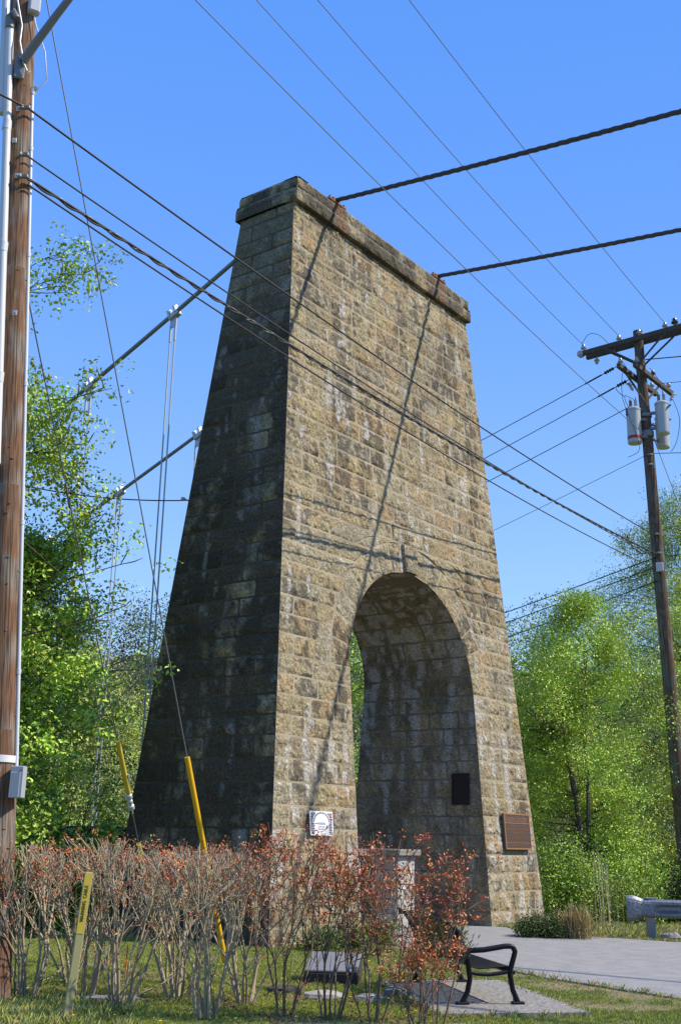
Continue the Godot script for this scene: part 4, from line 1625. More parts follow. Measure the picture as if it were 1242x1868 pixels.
func make_left_pole():
	var t := thing("utility_pole", "weathered near utility pole with white conduit at the left edge", "utility pole")
	pole_shaft(0, 17.2, 0.185, 0.135, t, "wooden_shaft")
	var st := mb()
	for y in [16.75]:
		beam(st, pole_at(0, y) + ARM * -1.6 + Vector3(0.1, 0, -0.12), pole_at(0, y) + ARM * 1.75 + Vector3(0.1, 0, -0.12), 0.1, 0.13)
	var arm := obj("crossarm", st, M.xarm, t)
	for q in [-0.9, 0.05, 1.55]:
		st = mb()
		insulator(st, pole_at(0, 16.83) + ARM * q + Vector3(0.1, 0, -0.12), Vector3.UP)
		obj("insulator", st, M.porcelain, arm)
	# white riser conduit on the camera's side
	st = mb()
	var off := func(y: float) -> Vector3: return Vector3(-0.055 - 0.0035 * y, 0, 0.17 - 0.002 * y)
	var pts := []
	for i in 12:
		var y := lerpf(5.4, 10.95, i / 11.0)
		pts.append(pole_at(0, y) + off.call(y) + Vector3(0, 0, 0.05))
	tube(st, pts, const_arr(0.047, 12), 14)
	for y in [6.4, 8.0, 9.6]: rod(st, pole_at(0, y) + off.call(y) + Vector3(0, -0.06, 0.05), pole_at(0, y) + off.call(y) + Vector3(0, 0.06, 0.05), 0.054, 14)
	obj("riser_conduit", st, M.pvc, t)
	st = mb()
	pts = []
	for i in 8:
		var y := lerpf(9.8, 13.0, i / 7.0)
		pts.append(pole_at(0, y) + Vector3(-0.17, 0, 0.14))
	tube(st, pts, const_arr(0.05, 8), 12)
	obj("upper_conduit", st, M.pvc, t)
	st = mb()
	tube(st, [pole_at(0, 10.95) + Vector3(-0.09, 0, 0.22), pole_at(0, 11.08) + Vector3(-0.09, 0, 0.23), pole_at(0, 11.14) + Vector3(-0.03, 0, 0.26), pole_at(0, 11.06) + Vector3(0.0, 0, 0.25)], [0.05, 0.055, 0.05, 0.045], 10)
	obj("weatherhead", st, M.galv_dark, t)
	# slender metal conduit down the right side
	st = mb()
	pts = []
	for i in 12:
		var y := lerpf(2.2, 10.15, i / 11.0)
		pts.append(pole_at(0, y) + Vector3(0.195 - 0.004 * y, 0, 0.035))
	tube(st, pts, const_arr(0.021, 12), 10)
	tube(st, [pts[-1], pts[-1] + Vector3(0.0, 0.08, 0), pts[-1] + Vector3(0.05, 0.1, 0)], [0.03, 0.036, 0.03], 10)
	for y in [3.2, 4.8, 6.4, 8.0, 9.4]:
		var c := pole_at(0, y) + Vector3(0.195 - 0.004 * y, 0, 0.035)
		rod(st, c - Vector3(0, 0.025, 0), c + Vector3(0, 0.025, 0), 0.027, 10)
	obj("slim_conduit", st, M.pvc, t)
	st = mb()
	tube(st, [pole_at(0, 10.2) + Vector3(0.2, 0, 0.04), pole_at(0, 10.35) + Vector3(0.33, 0, 0.04), pole_at(0, 10.75) + Vector3(0.30, 0, 0.06), pole_at(0, 11.1) + Vector3(0.19, 0, 0.1), pole_at(0, 11.4) + Vector3(0.14, 0, 0.14)], const_arr(0.007, 5), 6)
	tube(st, [pole_at(0, 11.4) + Vector3(-0.02, 0, 0.2), pole_at(0, 11.0) + Vector3(0.05, 0, 0.2), pole_at(0, 10.75) + Vector3(0.04, 0, 0.23), pole_at(0, 10.45) + Vector3(0.09, 0, 0.23), pole_at(0, 10.35) + Vector3(0.13, 0, 0.21)], const_arr(0.012, 5), 6)
	obj("drip_loop", st, M.galv, t)
	# small square washers and bolts
	for y in [8.95, 9.42, 9.85, 7.2]:
		st = mb()
		var c := pole_at(0, y) + Vector3(0.02 + rng.randf_range(-0.03, 0.05), 0, 0.172)
		bx(st, at(c), Vector3(0.05, 0.06, 0.012), 0.002)
		lathe(st, frame(c, Vector3(0, 0, 1)), [Vector2(0, 0.03), Vector2(0.012, 0.03), Vector2(0.012, 0)], 6)
		obj("washer_bolt", st, M.galv, t)
	for k in 26:      # staples, nail heads and old holes
		var y := rng.randf_range(0.7, 11.0)
		var a := rng.randf_range(0.2, 1.5)
		var rr := lerpf(0.185, 0.135, y / 17.2)
		var p := pole_at(0, y) + Vector3(cos(a) * rr, 0, sin(a) * rr)
		st = mb()
		if k % 2 == 0: lathe(st, frame(p, Vector3(cos(a), 0, sin(a))), [Vector2(0, 0.006), Vector2(0.011, 0.005), Vector2(0.012, -0.004)], 7)
		else: bx(st, Transform3D(Basis(Vector3.UP, -a + PI / 2), p), Vector3(0.035, 0.008, 0.012), 0.002)
		obj("nail_head" if k % 2 == 0 else "staple", st, M.rust if k % 3 else M.galv_dark, t)
	# steps of the telecom attachments
	for y in [8.93, 9.22, 9.86]:
		st = mb()
		rod(st, pole_at(0, y) + Vector3(0.0, 0, 0.1), pole_at(0, y) + Vector3(0.1, 0, 0.22), 0.02, 8)
		bx(st, at(pole_at(0, y) + Vector3(0.12, 0, 0.19)), Vector3(0.12, 0.05, 0.05), 0.01)
		obj("cable_hook", st, M.galv_dark, t)
	# ground line hardware: white band, number tags
	st = mb()
	lathe(st, at(pole_at(0, 2.31)), [Vector2(0.189, -0.035), Vector2(0.191, -0.033), Vector2(0.191, 0.033), Vector2(0.189, 0.035)], 24)
	obj("white_band", st, M.white_paint, t)
	var ty := 2.18
	for ch in ["0", "0", "8"]:
		var o := text(ch, 0.15, "Droid Sans", M.white_paint, t, pole_at(0, ty) + Vector3(0.03, 0, 0.19), "pole_numeral")
		ty -= 0.10
	st = mb()
	bx(st, at(pole_at(0, 1.87) + Vector3(0.0, 0, 0.189), 0.1), Vector3(0.13, 0.06, 0.006), 0.002)
	obj("tag_backing", st, M.white_paint, t)
	st = mb()
	bx(st, at(pole_at(0, 1.87) + Vector3(0.0, 0, 0.1935), 0.1), Vector3(0.10, 0.04, 0.004))
	obj("orange_tag", st, M.orange, t)
	for y in [1.68, 1.38]:
		st = mb()
		bx(st, at(pole_at(0, y) + Vector3(0.02, 0, 0.189), 0.1), Vector3(0.08, 0.055, 0.005), 0.002)
		obj("number_tag", st, M.white_paint, t)
	# service box
	var b := thing("junction_box", "pale grey junction box at the foot of the slim conduit", "junction box", Vector3(-3.165, 1.93, -11.64))
	st = mb()
	bx(st, at(Vector3(0, 0.155, 0)), Vector3(0.13, 0.31, 0.14), 0.006)
	obj("box", st, M.boxgrey, b)
	st = mb()
	bx(st, at(Vector3(-0.012, 0.125, 0.073)), Vector3(0.098, 0.245, 0.01), 0.003)
	var door := obj("door", st, M.boxgrey, b)
	st = mb()
	lathe(st, frame(Vector3(0.045, 0.275, 0.068), Vector3(0, 0, 1)), [Vector2(0, 0.012), Vector2(0.008, 0.012), Vector2(0.008, 0)], 8)
	obj("latch", st, M.galv_dark, door)
	# street-lamp arm, its head above the frame
	var l := thing("street_lamp", "grey street lamp arm bolted high on the near pole", "street lamp", pole_at(0, 10.45))
	st = mb()
	var r0 := Vector3(0.02, 0.0, 0.16)
	var d := Vector3(0.83, 1.13, 0.38)
	pts = []
	for i in 8:
		var f := i / 7.0
		pts.append(r0 + Vector3(0.06, 0.03, 0.06) + d * f * 1.75 - Vector3(0, 0.35 * f * f, 0))
	tube(st, pts, [0.055, 0.05, 0.046, 0.042, 0.038, 0.036, 0.034, 0.032], 12)
	obj("arm", st, M.galv_dark, l)
	st = mb()
	bx(st, at(r0 + Vector3(0.02, -0.04, 0.03), 0.4), Vector3(0.12, 0.30, 0.04), 0.01)
	obj("bracket", st, M.galv_dark, l)
	st = mb()
	lathe(st, frame(pts[-1] - d.normalized() * 0.1, Vector3(0.9, 0.15, 0.35)), [Vector2(0.0, -0.05), Vector2(0.07, 0.0), Vector2(0.13, 0.25), Vector2(0.12, 0.45), Vector2(0.0, 0.55)], 14)
	obj("lamp_head", st, M.galv_dark, l)
	st = mb()
	bx(st, at(pole_at(0, 11.35) - pole_at(0, 10.45) + Vector3(0.17, 0, 0.12), 0.5), Vector3(0.14, 0.22, 0.12), 0.02)
	obj("photocell_box", st, M.galv, l)

func transformer(p: Vector3, label: String, toward: Vector3, h: float, r: float, band: bool):
	var t := thing("pole_transformer", label, "transformer", p, 0.0, "transformers on the far pole")
	var st := mb()
	lathe(st, at(Vector3.ZERO), [Vector2(0.0, 0.0), Vector2(r * 0.96, 0.0), Vector2(r, 0.03), Vector2(r, h), Vector2(r * 1.06, h + 0.01), Vector2(r * 1.06, h + 0.05)], 20)
	var tank := obj("tank", st, M.tank, t)
	st = mb()
	lathe(st, at(Vector3(0, h + 0.05, 0)), [Vector2(r * 1.06, 0.0), Vector2(r * 0.8, 0.05), Vector2(0.0, 0.07)], 20)
	obj("lid", st, M.tank, tank)
	for k in 2:
		st = mb()
		var b := Vector3(-0.07 + 0.14 * k, h + 0.08, 0.03 * k)
		var prof := [Vector2(0.035, 0.0)]
		for i in 5:
			prof.append(Vector2(0.052, 0.03 + i * 0.05))
			prof.append(Vector2(0.03, 0.05 + i * 0.05))
		prof.append(Vector2(0.012, 0.32))
		prof.append(Vector2(0.0, 0.36))
		lathe(st, at(b), prof, 10)
		obj("bushing", st, M.porcelain if k == 1 else M.galv_dark, tank)
	st = mb()
	for y in [0.22 * h, 0.75 * h]:
		beam(st, toward * (r * 0.9) + Vector3(0, y, 0), toward * (r + 0.17) + Vector3(0, y, 0), 0.10, 0.07, 0.006)
	obj("mounting_bracket", st, M.galv_dark, t)
	if band:
		st = mb()
		lathe(st, at(Vector3(0, 0.11, 0)), [Vector2(r + 0.003, 0.0), Vector2(r + 0.004, 0.0), Vector2(r + 0.004, 0.09), Vector2(r + 0.003, 0.09)], 20)
		obj("red_band", st, M.red, tank)
		st = mb()
		bx(st, at(Vector3(0.12, h + 0.04, 0.11)), Vector3(0.08, 0.09, 0.05), 0.012)
		obj("yellow_cap", st, M.yellow, tank)
	else:
		st = mb()
		rod(st, Vector3(r * 0.6, h * 0.85, r * 0.8), Vector3(r * 1.1, h * 0.95, r * 0.9), 0.03, 8)
		obj("side_terminal", st, M.galv_dark, tank)
	return t

func make_right_pole():
	var t := thing("utility_pole", "far utility pole carrying double crossarms and transformers at right", "utility pole")
	pole_shaft(1, 16.18, 0.21, 0.135, t, "wooden_shaft")
	var side := Vector3(-0.645, 0, 0.764)
	var top := far_at(13.5)
	var arms := []
	for s in [-1.0, 1.0]:
		var st := mb()
		beam(st, top + side * 0.17 * s + ARM * -1.78, top + side * 0.17 * s + ARM * 2.1, 0.11, 0.15)
		arms.append(obj("crossarm", st, M.xarm, t))
		for e in [-1.0, 1.0]:
			st = mb()
			beam(st, top + side * 0.24 * s + ARM * 0.98 * e + Vector3(0, -0.05, 0), far_at(12.85) + side * 0.13 * s, 0.03, 0.055, 0.005)
			obj("crossarm_brace", st, M.xarm, t)
	# pins and dead-end insulators on the top arm
	for q in [[-1.70, 0.08, 1.2], [-0.54, 0.07, 1.1], [0.1, 0.07, 1.1], [0.9, 0.07, 1.1], [1.2, 0.07, 1.4], [1.62, 0.07, 1.2]]:
		var st := mb()
		insulator(st, top + ARM * q[0] + side * 0.16 + Vector3(0, q[1], 0), Vector3.UP, q[2])
		obj("insulator", st, M.porcelain if q[0] != 1.2 else M.porcelain_dark, arms[1])
	var stl := mb()
	insulator(stl, top + ARM * -1.44 + side * -0.16 + Vector3(0, -0.1, 0), Vector3.DOWN, 1.2)
	obj("insulator", stl, M.porcelain, arms[0])
	stl = mb()
	bx(stl, Transform3D(Basis(Vector3.UP, -0.7), top + ARM * -1.8 + side * 0.16), Vector3(0.2, 0.2, 0.22), 0.05)
	obj("end_fitting", stl, M.porcelain, arms[1])
	# lower arms, running the other way
	for k in 2:
		var st := mb()
		var dv := Vector3(0.62, 0.0, -0.785)
		var c := far_at(12.55) + Vector3(0.785, 0, 0.62) * (-0.2 if k == 0 else 0.2)
		if k == 0: beam(st, c + dv * -1.15, c + dv * 1.5, 0.12, 0.15)
		else: beam(st, c + dv * -0.95, c + dv * 1.75, 0.12, 0.15)
		var la := obj("lower_crossarm", st, M.xarm, t)
		st = mb()
		beam(st, c + dv * (-0.7 if k == 0 else 0.8) + Vector3(0, -0.06, 0), far_at(11.85, Vector3(0, 0, 0.1)), 0.035, 0.065, 0.005)
		obj("crossarm_brace", st, M.xarm, t)
		for e in ([-1.0, 1.2] if k == 0 else [-0.8, 0.35, 1.5]):
			st = mb()
			insulator(st, c + dv * e + Vector3(0, 0.08, 0), Vector3.UP, 1.1)
			obj("insulator", st, M.porcelain if e != 0.35 else M.porcelain_dark, la)
	# cut-outs and arresters
	for q in [[-0.34, 12.2, 0.35, 0.5], [0.62, 11.95, 0.4, -0.45], [-0.47, 11.55, 0.3, 0.0]]:
		var st := mb()
		var p := far_at(q[1], Vector3(q[0], 0, q[2] * 0.5))
		lathe(st, Transform3D(Basis(Vector3(0, 0, 1), q[3]), p), [Vector2(0, 0.15), Vector2(0.035, 0.14), Vector2(0.05, 0.09), Vector2(0.035, 0.06), Vector2(0.05, 0.02), Vector2(0.035, -0.02), Vector2(0.05, -0.06), Vector2(0.035, -0.1), Vector2(0, -0.15)], 10)
		rod(st, p + Vector3(0, 0.13, 0), p + Vector3(0.14 * signf(q[0]), 0.05, 0.02), 0.012, 6)
		obj("cutout_fuse", st, M.porcelain_dark if q[0] < -0.4 else M.porcelain, t)
	# transformer clamp band, terminal box, splice hardware
	var stb := mb()
	lathe(stb, at(far_at(11.0)), [Vector2(0.18, -0.02), Vector2(0.195, 0.0), Vector2(0.195, 0.14), Vector2(0.18, 0.16)], 16)
	lathe(stb, at(far_at(11.5)), [Vector2(0.17, -0.02), Vector2(0.185, 0.0), Vector2(0.185, 0.07), Vector2(0.17, 0.09)], 16)
	obj("clamp_band", stb, M.galv_dark, t)
	stb = mb()
	bx(stb, at(far_at(7.75, Vector3(-0.05, 0, 0.22)), -0.3), Vector3(0.2, 0.24, 0.12), 0.015)
	obj("terminal_box", stb, M.galv, t)
	stb = mb()
	for y in [10.5, 10.25, 8.55, 8.1]:
		bx(stb, at(far_at(y, Vector3(-0.02, 0, 0.16)), 0.3), Vector3(0.14, 0.05, 0.1), 0.01)
	obj("spool_bracket", stb, M.galv_dark, t)
	# jumpers
	var jm := [[Vector3(-0.55, 12.5, 0.3), Vector3(-0.62, 11.8, 0.4), Vector3(-0.35, 11.0, 0.3), Vector3(-0.3, 10.55, 0.3), Vector3(-0.6, 10.35, 0.35)], [Vector3(-1.2, 13.75, -0.8), Vector3(-1.0, 14.0, -0.7), Vector3(-0.7, 13.75, -0.5), Vector3(-0.3, 12.6, 0.1)], [Vector3(-0.25, 12.2, 0.25), Vector3(-0.6, 12.25, 0.3), Vector3(-0.75, 12.05, 0.35), Vector3(-0.55, 11.9, 0.3)], [Vector3(0.6, 12.0, 0.2), Vector3(0.75, 11.4, 0.2), Vector3(0.62, 10.8, 0.2), Vector3(0.5, 10.6, 0.1)], [Vector3(-0.28, 11.85, 0.2), Vector3(-0.52, 11.95, 0.25), Vector3(-0.5, 11.75, 0.25), Vector3(-0.4, 11.6, 0.2)], [Vector3(0.15, 12.7, 0.2), Vector3(0.35, 12.3, 0.25), Vector3(0.4, 11.9, 0.2), Vector3(0.33, 11.7, 0.15)]]
	stb = mb()
	for j in jm:
		var cv := Curve3D.new()
		for i in j.size():
			var p: Vector3 = j[i]
			var q := far_at(p.y, Vector3(p.x, 0, p.z))
			var pv: Vector3 = j[maxi(i - 1, 0)]
			var nv: Vector3 = j[mini(i + 1, j.size() - 1)]
			var tg := (nv - pv) * 0.2
			cv.add_point(q, -tg, tg)
		var pts := []
		for i in 25: pts.append(cv.sample_baked(cv.get_baked_length() * i / 24.0))
		tube(stb, pts, const_arr(0.009, 25), 5)
	obj("jumper_wires", stb, M.wire_dark, t)
	transformer(far_at(10.78, Vector3(-0.34, 0, 0.12)), "pale transformer with a red band left of the far pole", Vector3(1, 0, -0.1).normalized(), 0.98, 0.20, true)
	transformer(far_at(11.02, Vector3(0.34, 0, 0.16)), "higher of two pale transformers right of the far pole", Vector3(-1, 0, -0.3).normalized(), 0.88, 0.19, false)
	transformer(far_at(10.82, Vector3(0.44, 0, -0.26)), "lower pale transformer behind its twin right of far pole", Vector3(-0.9, 0, 0.45).normalized(), 0.88, 0.19, false)

func make_wires():
	var top := far_at(13.5)
	var side := Vector3(-0.645, 0, 0.764)
	var g := "power lines between the two poles"
	var ltop := pole_at(0, 17.0)
	wire("primary_wire", "thin power line to the crossarm's left end, lowest of three", ltop + ARM * -0.9, top + ARM * -1.70 + side * 0.16 + Vector3(0, 0.27, 0), 0.25, 0.0085, M.wire_metal, g, "power line")
	wire("primary_wire", "thin power line to the crossarm's middle, between two others", ltop + ARM * 0.05, top + ARM * -0.54 + side * 0.16 + Vector3(0, 0.25, 0), 0.25, 0.0085, M.wire_metal, g, "power line")
	wire("primary_wire", "thin power line highest on the right, to the crossarm's right half", ltop + ARM * 1.55, top + ARM * 0.9 + side * 0.16 + Vector3(0, 0.25, 0), 0.25, 0.0085, M.wire_metal, g, "power line")
	wire("neutral_wire", "thin neutral line crossing just over the tower cap", pole_at(0, 14.1) + Vector3(0.1, 0, 0), far_at(10.9, Vector3(0.0, 0, 0.15)), 0.25, 0.0085, M.wire_metal, "", "power line")
	# telecom lines
	var off := Vector3(0.16, 0, 0.15)
	wire("telephone_wire", "upper telephone line between the poles", pole_at(0, 9.86) + off, far_at(8.55, Vector3(-0.1, 0, 0.12)), 0.22, 0.014, M.wire_dark, "", "telephone line")
	wire("telephone_wire", "upper telephone line leaving the near pole to the left", pole_at(0, 9.86) + off, Vector3(-11.0, 11.0, -5.0), 0.2, 0.014, M.wire_dark, "", "telephone line")
	wire("telephone_wire", "middle telephone line between the poles", pole_at(0, 9.22) + off, far_at(8.0, Vector3(-0.1, 0, 0.14)), 0.25, 0.011, M.wire_dark, "", "telephone line")
	# lashed bundle
	var st := mb()
	var a := pole_at(0, 8.93) + off
	var b := far_at(8.1, Vector3(-0.12, 0, 0.14))
	var pts := sag_line(a, b, 0.22, 60)
	tube(st, pts, const_arr(0.019, pts.size()), 8)
	var sp := []
	var sp2 := []
	for i in 700:
		var f := i / 699.0
		var p: Vector3 = a.lerp(b, f) - Vector3(0, 0.88 * f * (1.0 - f), 0)
		var an := f * 20.0 / 0.35 * TAU
		sp.append(p + Vector3(0, -0.024, 0.008) + Vector3(cos(an) * 0.5, sin(an), 0.3 * cos(an)) * 0.013)
	tube(st, sp, const_arr(0.012, sp.size()), 5, false)
	tag(obj("telephone_bundle", st, M.wire_dark), "thick lashed telephone cable bundle across the tower's face", "telephone line")
	st = mb()
	sp = []
	for i in 700:
		var f := i / 699.0
		var p: Vector3 = a.lerp(b, f) - Vector3(0, 0.88 * f * (1.0 - f), 0)
		var an := f * 20.0 / 0.42 * TAU
		sp.append(p + Vector3(cos(an) * 0.4, sin(an), 0.6 * cos(an)) * 0.022)
	tube(st, sp, const_arr(0.0035, sp.size()), 4, false)
	tag(obj("lashing_wire", st, M.galv), "bright lashing wire wound round the thick cable bundle", "wire")
	wire("telephone_wire", "lowest telephone line, sagging just under the thick bundle", pole_at(0, 8.85) + off, far_at(7.7, Vector3(-0.12, 0, 0.2)), 0.30, 0.012, M.wire_dark, "", "telephone line")
	# loop of spare cable hanging by the far pole
	st = mb()
	var lp := []
	var cv := Curve3D.new()
	for q in [[-0.73, 8.50], [-0.62, 8.22], [-0.42, 8.08], [-0.2, 8.10], [-0.06, 7.88], [-0.03, 7.6]]:
		cv.add_point(far_at(q[1], Vector3(q[0], 0, 0.16)), Vector3(-0.09, 0.04, 0), Vector3(0.09, -0.04, 0))
	for i in 30: lp.append(cv.sample_baked(cv.get_baked_length() * i / 29.0))
	tube(st, lp, const_arr(0.017, 30), 6)
	tag(obj("cable_loop", st, M.wire_dark), "drooping loop of black cable beside the far pole", "cable")
	# service lines leaving the far pole to the left, passing behind the tower
	var sv := [[12.75, Vector3(-0.85, 0, -0.9), Vector3(-19.0, 12.6, -70.0), "upper service line from the far pole behind the tower"], [12.3, Vector3(-0.65, 0, -0.5), Vector3(-19.0, 11.3, -70.0), "middle service line from the far pole behind the tower"], [11.45, Vector3(-0.5, 0, 0.1), Vector3(-19.0, 10.3, -70.0), "lower service line from the transformer behind the tower"], [10.5, Vector3(-0.12, 0, 0.1), Vector3(-19.0, 8.0, -70.0), "bare neutral service line from far pole behind the tower"], [8.0, Vector3(-0.12, 0, 0.15), Vector3(-19.0, 6.4, -70.0), "top black cable low on the far pole going left"], [7.78, Vector3(-0.12, 0, 0.15), Vector3(-19.0, 5.6, -70.0), "middle black cable low on the far pole going left"], [7.45, Vector3(-0.12, 0, 0.15), Vector3(-19.0, 4.6, -70.0), "bottom black cable low on the far pole going left"]]
	var la := far_at(12.55) + Vector3(0.785, 0, 0.62) * -0.26
	var ends := [la + Vector3(0.62, 0, -0.785) * -1.1, la + Vector3(0.62, 0, -0.785) * -0.25 + Vector3(0, -0.1, 0), far_at(11.72, Vector3(-0.36, 0, 0.15))]
	for i in sv.size():
		var s: Array = sv[i]
		var a0: Vector3 = ends[i] if i < 3 else far_at(s[0]) + s[1]
		var w := mb()
		var wp := sag_line(a0, s[2], 0.7, 60)
		tube(w, wp, const_arr(0.012 if i < 3 else (0.008 if i == 3 else 0.017), wp.size()), 6)
		if i < 2:      # strain insulators and grips at the dead end
			var dv: Vector3 = (wp[1] - wp[0]).normalized()
			for q in 4: lathe(w, frame(a0 + dv * (0.18 + 0.09 * q), dv), [Vector2(0.02, -0.045), Vector2(0.055, 0.0), Vector2(0.02, 0.045)], 10)
			rod(w, a0 + dv * 0.6, a0 + dv * 1.25, 0.024, 6)
		tag(obj("service_wire", w, M.wire_dark), s[3], "wire", "service lines behind the tower")
	# lines leaving to the right
	wire("service_wire", "upper line leaving the far pole to the right", far_at(13.0, Vector3(0.1, 0, 0)), Vector3(20.4, 16.7, -28.8), 0.2, 0.018, M.wire_dark)
	wire("service_wire", "middle line leaving the far pole to the right", far_at(12.3, Vector3(0.4, 0, 0.2)), Vector3(20.4, 16.0, -28.8), 0.2, 0.01, M.wire_dark)
	wire("service_wire", "lower line leaving the far pole to the right", far_at(10.55, Vector3(0.1, 0, 0.1)), Vector3(20.4, 13.1, -28.8), 0.2, 0.012, M.wire_dark)
	wire("guy_wire_far", "guy wire with insulator beads right of the far pole", far_at(10.9, Vector3(0.15, 0, 0.05)), Vector3(12.4, 0.0, -29.5), 0.0, 0.011, M.wire_metal, "", "guy wire")
	# line tied to the tower's flank
	st = mb()
	pts = sag_line(TL(0.66, 7.68, -2.92), Vector3(-9.5, 9.0, -20.0), 0.45, 30)
	tube(st, pts, const_arr(0.013, pts.size()), 6)
	tag(obj("flank_wire", st, M.wire_dark), "sagging black wire tied to the tower's shaded flank", "wire")
	var an := thing("wire_anchor", "small eye bolt and clevis on the tower's shaded flank", "eye bolt", TL(0.66, 7.68, -2.92), YAW)
	st = mb()
	rod(st, Vector3(0.1, 0, 0), Vector3(-0.08, 0, 0), 0.016, 6)
	lathe(st, frame(Vector3(-0.12, 0, 0), Vector3(-1, 0, 0)), [Vector2(0, -0.05), Vector2(0.035, -0.03), Vector2(0.035, 0.03), Vector2(0, 0.05)], 8)
	obj("eye_bolt", st, M.galv, an)

func make_guys():
	var data := [[Vector3(-4.15, 13.0, -11.75), Vector3(-1.32, -0.05, -15.51), 2.62, "steel guy wire in a bright yellow guard before the tower", M.yellow], [Vector3(-3.84, 8.25, -11.75), Vector3(-2.74, -0.05, -19.24), 2.95, "steel guy wire with two short dull yellow guards behind hedge", M.dull_yellow]]
	for k in 2:
		var d: Array = data[k]
		var a: Vector3 = d[0]
		var b: Vector3 = d[1]
		var t := thing("guy_wire", d[3], "guy wire", b, 0.0, "guy wires of the near pole")
		var st := mb()
		rod(st, Vector3.ZERO, a - b, 0.0085, 6)
		obj("wire", st, M.wire_metal, t)
		var dir := a - b
		var P := func(y: float) -> Vector3: return dir * (y / dir.y)
		st = mb()
		if k == 0:
			tube(st, [P.call(0.12), P.call(2.62)], [0.036, 0.036], 12)
			obj("yellow_guard", st, d[4], t)
		else:
			tube(st, [P.call(2.25), P.call(2.95)], [0.042, 0.036], 12)
			obj("yellow_guard", st, d[4], t)
			st = mb()
			tube(st, [P.call(0.1), P.call(1.52)], [0.036, 0.036], 12)
			obj("yellow_guard", st, d[4], t)
			st = mb()
			for q in [[2.2, 0.05], [2.12, 0.04], [2.05, 0.05]]:
				lathe(st, frame(P.call(q[0]), dir), [Vector2(0, -0.07), Vector2(q[1], -0.03), Vector2(q[1], 0.03), Vector2(0, 0.07)], 8)
			rod(st, P.call(1.95), P.call(2.5) + Vector3(0.05, 0, 0), 0.012, 6)
			obj("preformed_grip", st, M.galv, t)

# ---------------------------------------------------------------- small things
func make_bench():
	# a frame whose z runs along the bench and whose x points to its front
	var L := Vector3(-0.2, 0, -0.98).normalized()
	var F := Vector3(0.98, 0, -0.2).normalized()
	var o := thing("park_bench", "black metal park bench facing the road on a concrete pad", "bench")
	o.transform = Transform3D(Basis(F, Vector3.UP, F.cross(Vector3.UP)), Vector3(1.30, 0.05, -12.16))
	# local: x 0 (rear feet) .. 0.6 (front feet); z towards the far end is -? find its sign
	var zs := 1.0 if (F.cross(Vector3.UP)).dot(L) > 0 else -1.0
	var len := 1.82
	var cvp := func(list: Array, n: int) -> Array:
		var cv := Curve3D.new()
		for i in list.size():
			var p: Vector2 = list[i]
			var pv: Vector2 = list[maxi(i - 1, 0)]
			var nv: Vector2 = list[mini(i + 1, list.size() - 1)]
			var tg := (nv - pv) * 0.22
			cv.add_point(Vector3(p.x, p.y, 0), Vector3(-tg.x, -tg.y, 0), Vector3(tg.x, tg.y, 0))
		var r := []
		for i in n + 1: r.append(cv.sample_baked(cv.get_baked_length() * i / n))
		return r
	# end frames
	for e in 2:
		var z := 0.0 if e == 0 else zs * len
		var sh := func(pts: Array) -> Array:
			var r := []
			for p in pts: r.append(p + Vector3(0, 0, z))
			return r
		var arm_pts: Array = sh.call(cvp.call([Vector2(0.60, 0.02), Vector2(0.55, 0.13), Vector2(0.52, 0.30), Vector2(0.56, 0.42), Vector2(0.585, 0.50), Vector2(0.55, 0.545), Vector2(0.47, 0.545), Vector2(0.25, 0.51), Vector2(0.06, 0.50)], 34))
		var st := mb()
		tube(st, arm_pts, const_arr(0.027, arm_pts.size()), 10)
		obj("front_leg_and_armrest", st, M.black, o)
		var back_pts: Array = sh.call(cvp.call([Vector2(0.02, 0.02), Vector2(0.075, 0.12), Vector2(0.10, 0.24), Vector2(0.085, 0.36), Vector2(0.05, 0.50), Vector2(-0.03, 0.68), Vector2(-0.09, 0.76), Vector2(-0.16, 0.775)], 30))
		st = mb()
		tube(st, back_pts, const_arr(0.027, back_pts.size()), 10)
		obj("rear_leg_and_back_post", st, M.black, o)
		st = mb()
		var rail: Array = sh.call(cvp.call([Vector2(0.09, 0.30), Vector2(0.3, 0.275), Vector2(0.53, 0.31)], 10))
		tube(st, rail, const_arr(0.02, rail.size()), 8)
		obj("seat_bearer", st, M.black, o)
		for x in [0.02, 0.60]:
			st = mb()
			bx(st, at(Vector3(x, 0.0125, z)), Vector3(0.13, 0.025, 0.075), 0.006)
			var fp := obj("foot_plate", st, M.black, o)
			st = mb()
			rod(st, Vector3(x - 0.045, 0.02, z), Vector3(x - 0.045, 0.07, z), 0.007, 6)
			obj("anchor_bolt", st, M.galv_dark, fp)
	# straps from the front edge of the seat up over the backrest
	var prof: Array = cvp.call([Vector2(0.56, 0.285), Vector2(0.575, 0.325), Vector2(0.54, 0.35), Vector2(0.40, 0.335), Vector2(0.20, 0.325), Vector2(0.11, 0.35), Vector2(0.07, 0.43), Vector2(0.02, 0.58), Vector2(-0.05, 0.72), Vector2(-0.09, 0.765)], 26)
	var n := 25
	for k in n:
		var z := zs * (0.05 + (len - 0.10) * (k + 0.5) / n)
		var st := mb()
		var pts := []
		for p in prof: pts.append(p + Vector3(0, 0, z))
		ribbon(st, pts, Vector3(0, 0, 0.052), 0.008)
		obj("strap", st, M.black, o)
	for q in [[-0.09, 0.765, 0.022], [0.565, 0.29, 0.016], [0.09, 0.40, 0.014]]:
		var st := mb()
		rod(st, Vector3(q[0], q[1], zs * 0.0), Vector3(q[0], q[1], zs * len), q[2], 8)
		obj("cross_rail", st, M.black, o)
	# pad
	var st := mb()
	var poly := PackedVector2Array()
	for p in slab_poly: poly.append(Vector2(p.x, -p.y))
	slab2d(st, poly, -0.05, 0.05)
	var pad := obj("concrete_pad", st, M.concrete)
	pad.rotation.x = -PI / 2
	tag(pad, "pale concrete pad under the black bench", "concrete pad")

